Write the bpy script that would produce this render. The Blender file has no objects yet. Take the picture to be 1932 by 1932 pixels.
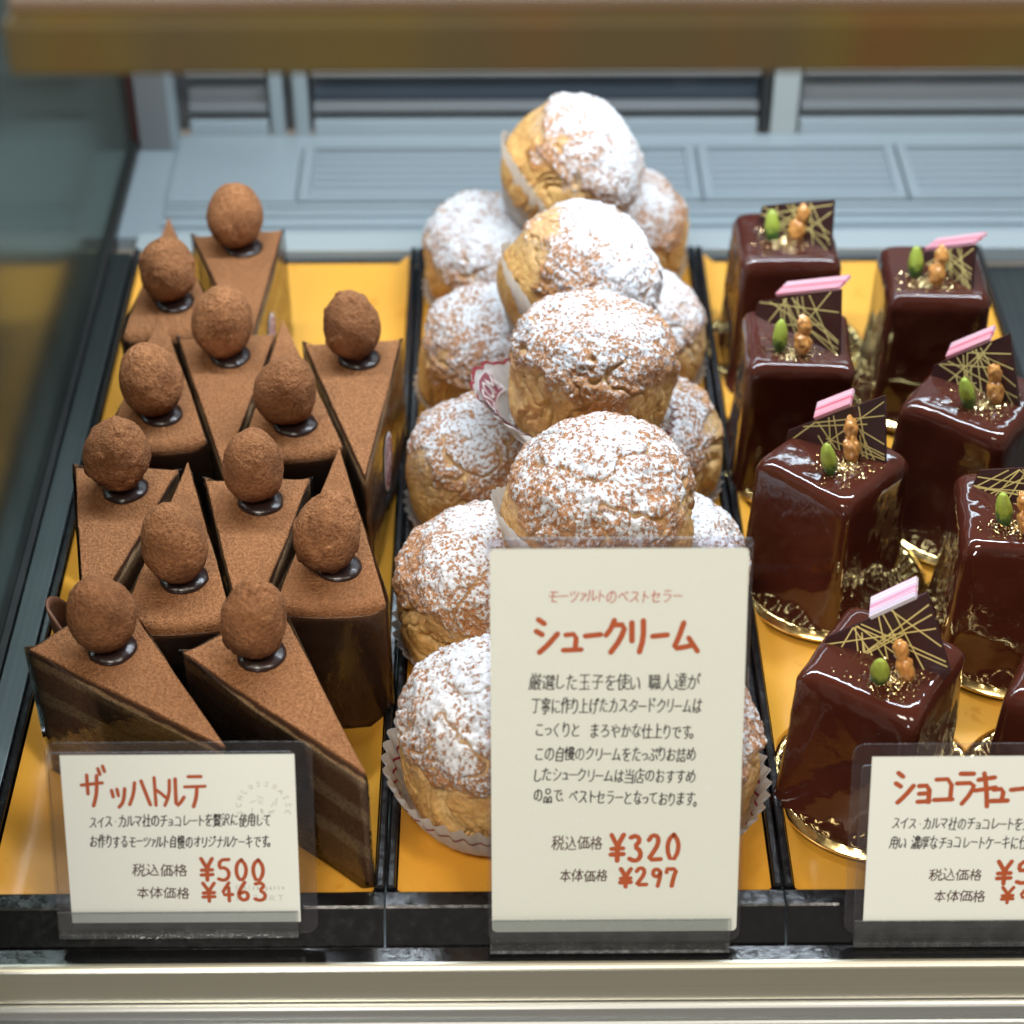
# Pastry display case: cake slices, cream puffs and glazed chocolate cakes behind hand-written price cards
import bpy, bmesh, math, random
import numpy as np
from mathutils import Vector, Matrix, Euler

SC = bpy.context.scene
COL = SC.collection
R = math.radians

# ------------------------------------------------------------------ camera
cam_d = bpy.data.cameras.new("camera")
cam = bpy.data.objects.new("camera", cam_d); COL.objects.link(cam)
cam.location = (0.0467, -0.5341, 0.6486)
cam.rotation_euler = (R(90 - 39.95), 0, R(-0.44))
cam_d.sensor_width = 36; cam_d.lens = 36 * 3870 / 1932
cam_d.clip_start = 0.02; cam_d.clip_end = 50
cam_d.dof.use_dof = True; cam_d.dof.focus_distance = 0.868; cam_d.dof.aperture_fstop = 6.8
SC.camera = cam

# ------------------------------------------------------------------ world, exposure
world = bpy.data.worlds.new("World"); SC.world = world
world.use_nodes = True
wn = world.node_tree.nodes["Background"]
wn.inputs[0].default_value = (1.0, 0.91, 0.78, 1); wn.inputs[1].default_value = 0.22
SC.view_settings.view_transform = 'Standard'
SC.view_settings.look = 'None'
SC.view_settings.exposure = 0.0
SC.view_settings.gamma = 1.0
SC.view_settings.use_curve_mapping = False
try:
    SC.cycles.max_bounces = 10; SC.cycles.transparent_max_bounces = 24
    SC.cycles.sample_clamp_indirect = 6.0
    SC.cycles.caustics_reflective = False; SC.cycles.caustics_refractive = False
    SC.cycles.use_denoising = True
except Exception:
    pass

# ------------------------------------------------------------------ lamps
def area(name, loc, rot, sx, sy, power, color):
    d = bpy.data.lights.new(name, 'AREA'); d.shape = 'RECTANGLE'; d.size = sx; d.size_y = sy
    d.energy = power; d.color = color
    o = bpy.data.objects.new(name, d); COL.objects.link(o); o.location = loc; o.rotation_euler = rot
    return o
# cool LED tube of the case, at the back under the upper shelf; second one above the vents
area("case_light", (0.15, 0.30, 0.47), (R(-2), 0, 0), 0.75, 0.018, 5.4, (0.79, 0.90, 1.0))
area("rear_case_light", (0.10, 0.58, 0.40), (R(-4), 0, 0), 0.9, 0.03, 1.35, (0.70, 0.87, 1.0))
# small downlight over the pile of puffs
sp = bpy.data.lights.new("puff_spotlight", 'SPOT'); sp.energy = 5.0; sp.spot_size = R(15); sp.spot_blend = 1.0; sp.shadow_soft_size = .008; sp.color = (.88, .94, 1.0)
so = bpy.data.objects.new("puff_spotlight", sp); COL.objects.link(so); so.location = (0.120, 0.300, 0.52); so.rotation_euler = (R(2), R(-3), 0)
# warm shop ceiling lamps on the customer's side
area("shop_light", (-0.35, -1.0, 1.75), (R(32), R(-10), 0), 0.6, 0.35, 24.0, (1.0, 0.92, 0.79))
area("shop_light_far", (0.75, -0.7, 1.7), (R(25), R(20), 0), 0.5, 0.3, 12.0, (1.0, 0.92, 0.80))

# made-up lamp behind the customer, added for glints on card, rails and glaze
area("added_glint_light", (-0.42, -2.3, 0.52), (R(85), 0, R(-12)), 0.16, 0.22, 8.0, (0.95, 0.96, 1.0))

# ------------------------------------------------------------------ numpy noise
def _h(ix, iy, iz, s):
    n = (ix * 374761393 + iy * 668265263 + iz * 2147483647 + s * 1274126177) & 0xffffffff
    n = ((n ^ (n >> 13)) * 1274126177) & 0xffffffff
    n = n ^ (n >> 16)
    return (n & 0xffffff) / float(0xffffff)
def vnoise(P, seed=0):
    P = np.asarray(P, float); i = np.floor(P).astype(np.int64); f = P - i
    u = f * f * f * (f * (f * 6 - 15) + 10); r = 0
    for dx in (0, 1):
        for dy in (0, 1):
            for dz in (0, 1):
                w = (u[:, 0] if dx else 1 - u[:, 0]) * (u[:, 1] if dy else 1 - u[:, 1]) * (u[:, 2] if dz else 1 - u[:, 2])
                r = r + w * _h(i[:, 0] + dx, i[:, 1] + dy, i[:, 2] + dz, seed)
    return r * 2 - 1
def fbm(P, octv=4, seed=0):
    a, r, t = 1.0, 0, 0; P = np.asarray(P, float)
    for k in range(octv):
        r = r + a * vnoise(P * 2 ** k + 17.3 * k, seed + k); t += a; a *= .5
    return r / t
def worley(P, seed=0):
    P = np.asarray(P, float); i = np.floor(P).astype(np.int64); d = np.full(len(P), 9.0)
    for dx in (-1, 0, 1):
        for dy in (-1, 0, 1):
            for dz in (-1, 0, 1):
                c = i + np.array([dx, dy, dz])
                q = np.stack([_h(c[:, 0], c[:, 1], c[:, 2], seed + k) for k in (0, 11, 23)], 1) + c
                d = np.minimum(d, ((P - q) ** 2).sum(1))
    return np.sqrt(d)
def sstep(a, b, x):
    t = np.clip((x - a) / (b - a), 0, 1); return t * t * (3 - 2 * t)

# ------------------------------------------------------------------ materials
class NT:
    def __init__(self, name):
        self.m = bpy.data.materials.new(name); self.m.use_nodes = True
        self.t = self.m.node_tree; self.b = self.t.nodes["Principled BSDF"]; self.out = self.t.nodes["Material Output"]
    def n(self, typ, **kw):
        x = self.t.nodes.new(typ)
        for k, v in kw.items():
            if k.startswith("i_"):
                key = k[2:]; key = int(key) if key.isdigit() else key
                x.inputs[key].default_value = v
            else:
                setattr(x, k, v)
        return x
    def l(self, a, b): self.t.links.new(a, b)
    def co(self): return self.n("ShaderNodeTexCoord").outputs["Object"]
    def noise(self, scale, detail=4, rough=.55, co=None, dist=0):
        x = self.n("ShaderNodeTexNoise"); x.inputs["Scale"].default_value = scale; x.inputs["Detail"].default_value = detail
        x.inputs["Roughness"].default_value = rough; x.inputs["Distortion"].default_value = dist
        self.l(co if co is not None else self.co(), x.inputs["Vector"]); return x.outputs["Fac"]
    def vor(self, scale, co=None, feature='F1'):
        x = self.n("ShaderNodeTexVoronoi"); x.feature = feature; x.inputs["Scale"].default_value = scale
        self.l(co if co is not None else self.co(), x.inputs["Vector"]); return x.outputs["Distance"]
    def stretch(self, sx, sy, sz):
        x = self.n("ShaderNodeMapping"); x.inputs["Scale"].default_value = (sx, sy, sz); self.l(self.co(), x.inputs["Vector"]); return x.outputs[0]
    def ramp(self, fac, stops, interp='LINEAR'):
        x = self.n("ShaderNodeValToRGB"); x.color_ramp.interpolation = interp; e = x.color_ramp.elements
        while len(e) < len(stops): e.new(.5)
        for k, (p, c) in enumerate(stops):
            e[k].position = p
            e[k].color = (c, c, c, 1) if isinstance(c, (int, float)) else (*c, 1)
        self.l(fac, x.inputs[0]); return x.outputs[0]
    def math(self, op, a, b=None, clamp=False):
        x = self.n("ShaderNodeMath", operation=op); x.use_clamp = clamp
        for k, v in enumerate((a, b)):
            if v is None: continue
            if isinstance(v, (int, float)): x.inputs[k].default_value = v
            else: self.l(v, x.inputs[k])
        return x.outputs[0]
    def mix(self, fac, a, b):
        x = self.n("ShaderNodeMix", data_type='RGBA')
        for k, v in ((0, fac), (6, a), (7, b)):
            if isinstance(v, tuple): x.inputs[k].default_value = (*v, 1)
            elif isinstance(v, (int, float)): x.inputs[k].default_value = v
            else: self.l(v, x.inputs[k])
        return x.outputs[2]
    def attr(self, name): return self.n("ShaderNodeAttribute", attribute_name=name).outputs["Fac"]
    def sep(self, v):
        x = self.n("ShaderNodeSeparateXYZ"); self.l(v, x.inputs[0]); return x.outputs
    def col(self, v):
        if isinstance(v, tuple): self.b.inputs["Base Color"].default_value = (*v, 1)
        else: self.l(v, self.b.inputs["Base Color"])
    def rough(self, v):
        if isinstance(v, (int, float)): self.b.inputs["Roughness"].default_value = v
        else: self.l(v, self.b.inputs["Roughness"])
    def set(self, **kw):
        for k, v in kw.items(): self.b.inputs[k.replace("_", " ")].default_value = v
    def bump(self, h, dist=.001, strength=1.0, prev=None):
        x = self.n("ShaderNodeBump"); x.inputs["Strength"].default_value = strength; x.inputs["Distance"].default_value = dist
        self.l(h, x.inputs["Height"])
        if prev is not None: self.l(prev, x.inputs["Normal"])
        self.l(x.outputs[0], self.b.inputs["Normal"]); return x.outputs[0]

M = {}
def simple(name, col, rough=.5, metal=0, var=0, vscale=60, coat=0, spec=None):
    t = NT(name)
    if var:
        t.col(t.mix(t.noise(vscale, 5), tuple(c * (1 - var) for c in col), tuple(min(1, c * (1 + var)) for c in col)))
    else: t.col(col)
    t.rough(rough); t.set(Metallic=metal)
    if coat: t.set(Coat_Weight=coat, Coat_Roughness=.05)
    if spec is not None: t.b.inputs["Specular IOR Level"].default_value = spec
    M[name] = t.m; return t

# cocoa powder
t = NT("cocoa"); n1 = t.noise(760, 3, .62); n2 = t.noise(1700, 2, .6); n3 = t.noise(45, 3)
rnd = t.n('ShaderNodeObjectInfo').outputs['Random']; n4 = t.noise(26, 4, .6); c = t.mix(t.ramp(n1, [(.30, 0.), (.70, 1.)]), (.265, .108, .045), (.62, .285, .124)); c = t.mix(t.math('MULTIPLY', t.ramp(n4, [(.50, 0.), (.70, 1.)]), .45), c, (.21, .085, .036)); c = t.mix(t.math('MULTIPLY', rnd, .30), c, (.30, .125, .052)); c = t.mix(t.math('MULTIPLY', n3, .35), c, (.34, .145, .060))
t.col(c); t.rough(.95); t.set(Specular_IOR_Level=.15)
h = t.math('ADD', n1, t.math('MULTIPLY', n2, .4)); t.bump(h, .0030, 1.0); M["cocoa"] = t.m
# truffle cocoa with bare chocolate patches; undersides painted darker to imitate shade
t = NT("truffle_cocoa"); n1 = t.noise(700, 4, .62); n2 = t.noise(1600, 2, .6); n3 = t.noise(70, 4, .6)
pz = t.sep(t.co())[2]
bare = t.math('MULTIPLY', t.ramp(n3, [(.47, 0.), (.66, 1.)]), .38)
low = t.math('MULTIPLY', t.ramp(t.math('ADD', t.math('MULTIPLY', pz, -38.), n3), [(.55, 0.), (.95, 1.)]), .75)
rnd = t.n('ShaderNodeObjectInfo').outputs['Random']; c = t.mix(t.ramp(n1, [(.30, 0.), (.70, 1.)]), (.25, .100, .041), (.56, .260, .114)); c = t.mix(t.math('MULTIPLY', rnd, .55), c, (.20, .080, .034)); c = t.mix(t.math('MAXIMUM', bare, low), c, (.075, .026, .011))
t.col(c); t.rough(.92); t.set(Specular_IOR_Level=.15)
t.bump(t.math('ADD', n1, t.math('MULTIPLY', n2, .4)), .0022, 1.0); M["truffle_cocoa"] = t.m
# ganache
t = simple("ganache", (.022, .010, .008), .28, var=.2); t.bump(t.noise(160, 2), .0006, .5)
# cake layers on the cut sides
t = NT("cake_layers"); o = t.co(); z = t.sep(o)[2]; nz = t.noise(60, 4, .6); nf = t.noise(700, 3, .7)
zz = t.math('ADD', t.math('MULTIPLY', z, 1 / .0715), t.math('MULTIPLY', t.math('SUBTRACT', nz, .5), .10))
sponge = (.33, .145, .060); cream = (.64, .40, .20); dark = (.10, .038, .019)
c = t.ramp(zz, [(0., dark), (.05, dark), (.07, sponge), (.26, sponge), (.29, cream), (.36, cream), (.39, sponge), (.56, sponge),
                (.59, cream), (.66, cream), (.69, sponge), (.84, sponge), (.87, cream), (.925, cream), (.94, dark), (1., dark)])
c = t.mix(t.math('MULTIPLY', t.ramp(nf, [(.42, 1.), (.49, 0.)]), .55), c, (.07, .028, .013)); c = t.mix(t.math('MULTIPLY', t.noise(28, 3), .22), c, (.17, .095, .035))
t.col(c); t.rough(.62); t.bump(nf, .0012, .8); M["cake_layers"] = t.m
# chocolate on the rounded rear wall of the slices, cocoa fading down it
t = NT("cake_wall"); o = t.co(); z = t.sep(o)[2]; nn = t.noise(90, 4); nf = t.noise(900, 3, .7)
k = t.math('ADD', t.math('MULTIPLY', z, 1 / .0715), t.math('MULTIPLY', t.math('SUBTRACT', nn, .5), .22))
c = t.mix(t.ramp(k, [(.80, 0.), (.95, 1.)]), t.mix(t.noise(40, 5), (.105, .044, .024), (.235, .100, .048)), (.17, .072, .032))
c = t.mix(t.math('MULTIPLY', t.ramp(nf, [(.58, 0.), (.7, 1.)]), .4), c, (.15, .065, .03))
t.col(c); t.rough(.5); t.bump(nf, .0006, .6); M["cake_wall"] = t.m

def clear_mat(name, tint=(1, 1, 1), ior=1.45, rough=.03, bumpy=0, streak=0., streak_col=(.5, .5, .5), streak_scale=40):
    t = NT(name); t.t.nodes.remove(t.b)
    tr = t.n("ShaderNodeBsdfTransparent"); tr.inputs[0].default_value = (*tint, 1)
    gl = t.n("ShaderNodeBsdfGlossy"); gl.inputs["Roughness"].default_value = rough
    fr = t.n("ShaderNodeFresnel"); fr.inputs[0].default_value = ior
    if bumpy:
        bp = t.n("ShaderNodeBump"); bp.inputs["Distance"].default_value = .002; bp.inputs["Strength"].default_value = bumpy
        t.l(t.noise(90, 3), bp.inputs["Height"]); t.l(bp.outputs[0], gl.inputs["Normal"]); t.l(bp.outputs[0], fr.inputs["Normal"])
    mx = t.n("ShaderNodeMixShader"); t.l(fr.outputs[0], mx.inputs[0]); t.l(tr.outputs[0], mx.inputs[1]); t.l(gl.outputs[0], mx.inputs[2])
    res = mx.outputs[0]
    if streak:
        df = t.n("ShaderNodeBsdfDiffuse"); df.inputs[0].default_value = (*streak_col, 1)
        m2 = t.n("ShaderNodeMixShader"); t.l(t.math('MULTIPLY', t.ramp(t.noise(streak_scale, 6, .65), [(.42, .25), (.72, 1.)]), streak), m2.inputs[0]); t.l(res, m2.inputs[1]); t.l(df.outputs[0], m2.inputs[2]); res = m2.outputs[0]
    t.l(res, t.out.inputs[0]); M[name] = t.m
clear_mat("film", (.97, .95, .92), 1.5, .04, .35, .02, (.55, .5, .45))
clear_mat("sleeve", (.96, .95, .97), 1.48, .03, .12, .04, (.42, .40, .44))
clear_mat("acrylic", (.97, .98, .98), 1.5, .02, 0, .045, (.60, .62, .63), 120)
clear_mat("acrylic_edge", (.80, .82, .82), 1.8, .08, .3, .35, (.75, .78, .80), 500)

# paper of the cards
t = simple("card_paper", (.83, .86, .80), .6, var=.015, vscale=900); t.bump(t.noise(1200, 3), .0002, .4)
# laminated glossy front of the big card
t = NT("laminated_paper"); t.col((.755, .785, .705)); t.rough(.45); t.set(Coat_Weight=.8, Coat_Roughness=.06)
bp = t.n('ShaderNodeBump'); bp.inputs['Distance'].default_value = .0016; bp.inputs['Strength'].default_value = .7; t.l(t.noise(330, 4, .65), bp.inputs['Height']); t.l(bp.outputs[0], t.b.inputs['Coat Normal']); M["laminated_paper"] = t.m
simple("red_marker", (.44, .085, .022), .6, var=.18, vscale=300)
simple("black_ink", (.018, .014, .014), .6)
simple("red_ink", (.50, .07, .05), .6)
simple("grey_stamp", (.52, .53, .47), .7)
simple("brown_ink", (.075, .022, .018), .6)

# choux pastry
def choux_mat(name, sugar):
    t = NT(name); cap = t.attr("cap"); o = t.co()
    up = t.attr("rise")
    nA = t.noise(600, 6, .66); nB = t.noise(75, 4, .6); nC = t.noise(1900, 2, .6); nD = t.noise(260, 4, .65)
    base = t.mix(nB, (.54, .255, .062), (.80, .52, .20)); base = t.mix(t.ramp(nD, [(.45, 0.), (.65, .75)]), base, (.46, .20, .050))
    base = t.mix(t.math('MULTIPLY', t.attr("crease"), .8), base, (.86, .64, .30))
    crust = t.mix(t.ramp(nA, [(.35, 0.), (.65, 1.)]), (.235, .068, .014), (.60, .27, .075)); crust = t.mix(t.math('MULTIPLY', nB, .5), crust, (.52, .24, .065))
    c = t.mix(cap, base, crust)
    e = t.math('ADD', up, t.math('MULTIPLY', t.math('SUBTRACT', cap, .5), .42))
    e = t.math('ADD', e, t.math('MULTIPLY', t.attr("bump"), .55))
    e = t.math('ADD', e, t.math('MULTIPLY', t.math('SUBTRACT', nB, .5), 2.1))
    lev = t.math('ADD', nA, t.math('MULTIPLY', e, .215))
    s = t.ramp(lev, [(.662 - sugar, 0.), (.742 - sugar, 1.)])
    s = t.math('MULTIPLY', s, t.ramp(nC, [(.25, .6), (.45, 1.)]))
    haze = t.math('MULTIPLY', t.ramp(nC, [(.50, 0.), (.66, .42)]), t.ramp(up, [(-.15, 0.), (.35, 1.)]))
    s = t.math('MAXIMUM', s, haze)
    c = t.mix(s, c, (.71, .72, .745)); t.col(c)
    t.rough(t.mix(s, (.5, .5, .5), (.95, .95, .95))); t.set(Specular_IOR_Level=.25)
    t.bump(t.math('ADD', nA, t.math('ADD', t.math('MULTIPLY', nC, .3), t.math('MULTIPLY', s, .3))), .0011, .7); M[name] = t.m
choux_mat("choux", 0.0); choux_mat("choux_sugary", 0.045)
# paper cup
t = NT("cup_paper"); t.col((.80, .78, .75)); t.rough(.7); t.set(Transmission_Weight=0.0)
tl = t.n("ShaderNodeBsdfTranslucent"); tl.inputs[0].default_value = (.8, .78, .74, 1)
mx = t.n("ShaderNodeMixShader"); mx.inputs[0].default_value = .50
t.l(t.b.outputs[0], mx.inputs[1]); t.l(tl.outputs[0], mx.inputs[2]); t.l(mx.outputs[0], t.out.inputs[0]); M["cup_paper"] = t.m
simple("cup_print", (.30, .035, .05), .6); simple("banner_red", (.34, .10, .13), .6); simple("banner_gold", (.6, .38, .1), .5); simple("banner_white", (.8, .74, .74), .7)

# chocolate glaze
t = NT("glaze"); n = t.noise(38, 4, .5); t.col(t.mix(n, (.046, .0105, .0065), (.078, .0190, .0110))); t.rough(t.ramp(t.noise(24, 3), [(.4, .035), (.7, .09)]))
t.set(Coat_Weight=.15, Coat_Roughness=.04, Specular_IOR_Level=.5); t.bump(t.math('ADD', t.noise(46, 3, .5), t.math('MULTIPLY', t.noise(200, 2), .06)), .0026, .34); M["glaze"] = t.m
simple("dark_plaque", (.038, .012, .012), .30, var=.15)
simple("gold_line", (.72, .58, .22), .45)
t = NT("pink_stripes"); o = t.stretch(3, 330, 1); n = t.noise(1.0, 2, .5, co=o)
t.col(t.ramp(n, [(.30, (.50, .38, .44)), (.40, (.58, .12, .17)), (.48, (.62, .44, .48)), (.56, (.52, .07, .11)), (.66, (.58, .24, .29)), (.74, (.64, .55, .57))])); t.rough(.35); M["pink_stripes"] = t.m
t = NT("lilac_stripes"); o = t.stretch(3, 330, 1); n = t.noise(1.0, 2, .5, co=o)
t.col(t.ramp(n, [(.30, (.50, .46, .54)), (.42, (.42, .36, .46)), (.48, (.70, .66, .70)), (.55, (.55, .14, .28)), (.62, (.62, .58, .62)), (.74, (.48, .42, .52))])); t.rough(.35); M["lilac_stripes"] = t.m
t = NT("pistachio"); z = t.sep(t.co())[2]; n = t.noise(350, 3)
t.col(t.mix(t.ramp(t.math('ADD', t.math('MULTIPLY', z, 70.), t.math('MULTIPLY', n, .8)), [(.75, 0.), (1.0, 1.)]), t.mix(n, (.022, .060, .010), (.085, .165, .028)), (.32, .38, .05))); t.rough(.42)
t.bump(n, .0006, .6); M["pistachio"] = t.m
t = NT("caramel_nut"); n = t.noise(260, 3); t.col(t.mix(n, (.40, .11, .014), (.72, .38, .11))); t.rough(.16); t.set(Coat_Weight=.7); t.bump(n, .001, .6); M["caramel_nut"] = t.m
simple("gold_flake", (1.0, .78, .40), .22, metal=1.0)
t = NT("gold_foil"); t.col((.93, .70, .30)); t.rough(.16); t.set(Metallic=1.0); t.bump(t.noise(90, 3), .0008, .25); M["gold_foil"] = t.m

# display case
t = NT("black_tray"); t.col((.008, .008, .009)); t.rough(t.ramp(t.noise(200, 6, .7), [(.4, .10), (.75, .30)])); t.set(Coat_Weight=.3); t.bump(t.noise(500, 3), .0002, .25); M["black_tray"] = t.m
t = NT("gold_card_liner"); n = t.noise(7, 3); f = t.noise(700, 3); st = t.noise(38, 4, .6)
c = t.mix(n, (.79, .345, .024), (.80, .42, .065)); c = t.mix(t.math('MULTIPLY', t.ramp(st, [(.62, 0.), (.66, 1.)]), .5), c, (.62, .24, .010))
c = t.mix(t.math('MULTIPLY', t.ramp(t.noise(420, 3, .7), [(.70, 0.), (.74, 1.)]), .5), c, (.22, .09, .03))
t.col(c); t.rough(t.ramp(t.noise(16, 3), [(.4, .30), (.65, .48)])); t.set(Specular_IOR_Level=.6, Coat_Weight=.45, Coat_Roughness=.25); t.bump(t.math('ADD', f, t.math('MULTIPLY', t.noise(22, 2), 2.)), .0004, .3); M["gold_card_liner"] = t.m
t = NT("brushed_steel"); s = t.stretch(400, 6, 400); n = t.noise(1., 4, co=s); t.col(t.mix(n, (.10, .115, .116), (.17, .19, .19))); t.rough(.36); t.set(Metallic=1.0); t.bump(n, .0002, .3); M["brushed_steel"] = t.m
t = NT("aluminium"); s = t.stretch(5, 500, 500); n = t.noise(1., 4, co=s); t.col(t.mix(n, (.64, .61, .50), (.76, .73, .61))); t.rough(.34); t.set(Metallic=.9); t.bump(n, .0002, .2); M["aluminium"] = t.m
t = NT("aluminium_reflect_tint"); s = t.stretch(5, 500, 500); n = t.noise(1., 4, co=s); t.col(t.mix(n, (.60, .62, .62), (.74, .76, .75))); t.rough(.34); t.set(Metallic=.9); t.bump(n, .0002, .2); M["aluminium_reflect_tint"] = t.m  # cool reflection of the room put into the base colour
simple("pale_metal", (.27, .325, .355), .42, metal=.25, var=.06, vscale=20)
simple("slot_dark", (.10, .13, .155), .6)
simple("slat_metal", (.30, .36, .40), .45, metal=.2)
simple("white_trim", (.31, .35, .36), .4)
simple("grey_panel", (.15, .165, .175), .5, var=.08, vscale=14)
simple("dark_glass", (.035, .048, .065), .12)
simple("dark_frame", (.018, .018, .018), .4)
simple("red_dark_seal", (.045, .012, .012), .4)
t = NT("tinted_mirror"); t.t.nodes.remove(t.b)
gl = t.n("ShaderNodeBsdfGlossy"); gl.inputs[0].default_value = (.32, .36, .32, 1); gl.inputs["Roughness"].default_value = .18
df = t.n("ShaderNodeBsdfDiffuse"); df.inputs[0].default_value = (.075, .088, .078, 1)
mx = t.n("ShaderNodeMixShader"); mx.inputs[0].default_value = .25
t.l(gl.outputs[0], mx.inputs[1]); t.l(df.outputs[0], mx.inputs[2]); t.l(mx.outputs[0], t.out.inputs[0]); M["tinted_mirror"] = t.m
t = NT("shelf_wood"); n = t.noise(9, 3, co=t.stretch(1, .3, .3)); g = t.noise(1, 5, co=t.stretch(14, 300, 300))
c = t.ramp(n, [(.34, (.13, .050, .012)), (.46, (.12, .085, .018)), (.54, (.095, .072, .030)), (.66, (.15, .065, .014))])  # olive patches: reflection of the golden tray painted into the wood colour
t.col(t.mix(t.math('MULTIPLY', g, .3), c, (.06, .035, .012))); t.rough(.4); M["shelf_wood"] = t.m
simple("shelf_top_wood", (.17, .11, .065), .5, var=.2, vscale=20)  # lighter brown than the shelf front

# ------------------------------------------------------------------ object helpers
def link(name, mesh, parent=None, mats=()):
    o = bpy.data.objects.new(name, mesh); COL.objects.link(o)
    for m in mats:
        mesh.materials.append(M[m])
    if parent is not None: o.parent = parent
    return o
def empty(name, label, cat, group=None, loc=(0, 0, 0), rot=(0, 0, 0)):
    o = bpy.data.objects.new(name, None); COL.objects.link(o); o.empty_display_size = .01
    o.location = loc; o.rotation_euler = rot; o["label"] = label; o["category"] = cat
    if group: o["group"] = group
    return o
def tag(o, label, cat, group=None):
    o["label"] = label; o["category"] = cat
    if group: o["group"] = group
    return o
def structure(o, label=None):
    o["kind"] = "structure"
    return o
def mesh_np(name, V, F, smooth=True, uvmats=None):
    me = bpy.data.meshes.new(name); me.from_pydata([tuple(map(float, v)) for v in V], [], [tuple(map(int, f)) for f in F]); 
    if smooth: me.polygons.foreach_set("use_smooth", [True] * len(me.polygons))
    me.update(); return me
def bm_mesh(name, bm, smooth=False):
    me = bpy.data.meshes.new(name); bmesh.ops.recalc_face_normals(bm, faces=bm.faces); bm.to_mesh(me); bm.free()
    if smooth: me.polygons.foreach_set("use_smooth", [True] * len(me.polygons))
    return me
def add_box(bm, x0, x1, y0, y1, z0, z1, bev=0.0, mat=0, mtx=None):
    b = bmesh.new(); bmesh.ops.create_cube(b, size=1)
    for v in b.verts: v.co = Vector(((x0 + x1) / 2 + v.co.x * (x1 - x0), (y0 + y1) / 2 + v.co.y * (y1 - y0), (z0 + z1) / 2 + v.co.z * (z1 - z0)))
    if bev: bmesh.ops.bevel(b, geom=list(b.edges), offset=bev, segments=2, affect='EDGES', profile=.5)
    for f in b.faces: f.material_index = mat
    if mtx is not None: b.transform(mtx)
    me = bpy.data.meshes.new("tmp"); b.to_mesh(me); b.free(); bm.from_mesh(me); bpy.data.meshes.remove(me)
def box_obj(name, dims, mats, parent=None, bev=0.0):
    bm = bmesh.new(); add_box(bm, *dims, bev=bev); return link(name, bm_mesh(name, bm), parent, mats)
def extrude_x(name, prof, x0, x1, mats, parent=None):
    """closed profile of (y, z) swept along x"""
    n = len(prof); V = [(x0, y, z) for y, z in prof] + [(x1, y, z) for y, z in prof]
    F = [(i, (i + 1) % n, n + (i + 1) % n, n + i) for i in range(n)] + [tuple(range(n))[::-1], tuple(range(n, 2 * n))]
    bm = bmesh.new(); vs = [bm.verts.new(v) for v in V]
    for f in F: bm.faces.new([vs[k] for k in f])
    return link(name, bm_mesh(name, bm), parent, mats)
def ico(sub):
    bm = bmesh.new(); bmesh.ops.create_icosphere(bm, subdivisions=sub, radius=1)
    bm.verts.ensure_lookup_table()
    V = np.array([v.co[:] for v in bm.verts]); F = [tuple(v.index for v in f.verts) for f in bm.faces]; bm.free()
    return V / np.linalg.norm(V, axis=1)[:, None], F
ICO6 = ico(6); ICO7 = ico(7); ICO5 = ico(5); ICO4 = ico(4)
def set_attr(me, name, vals):
    a = me.attributes.new(name, 'FLOAT', 'POINT'); a.data.foreach_set("value", np.asarray(vals, np.float32))

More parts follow.
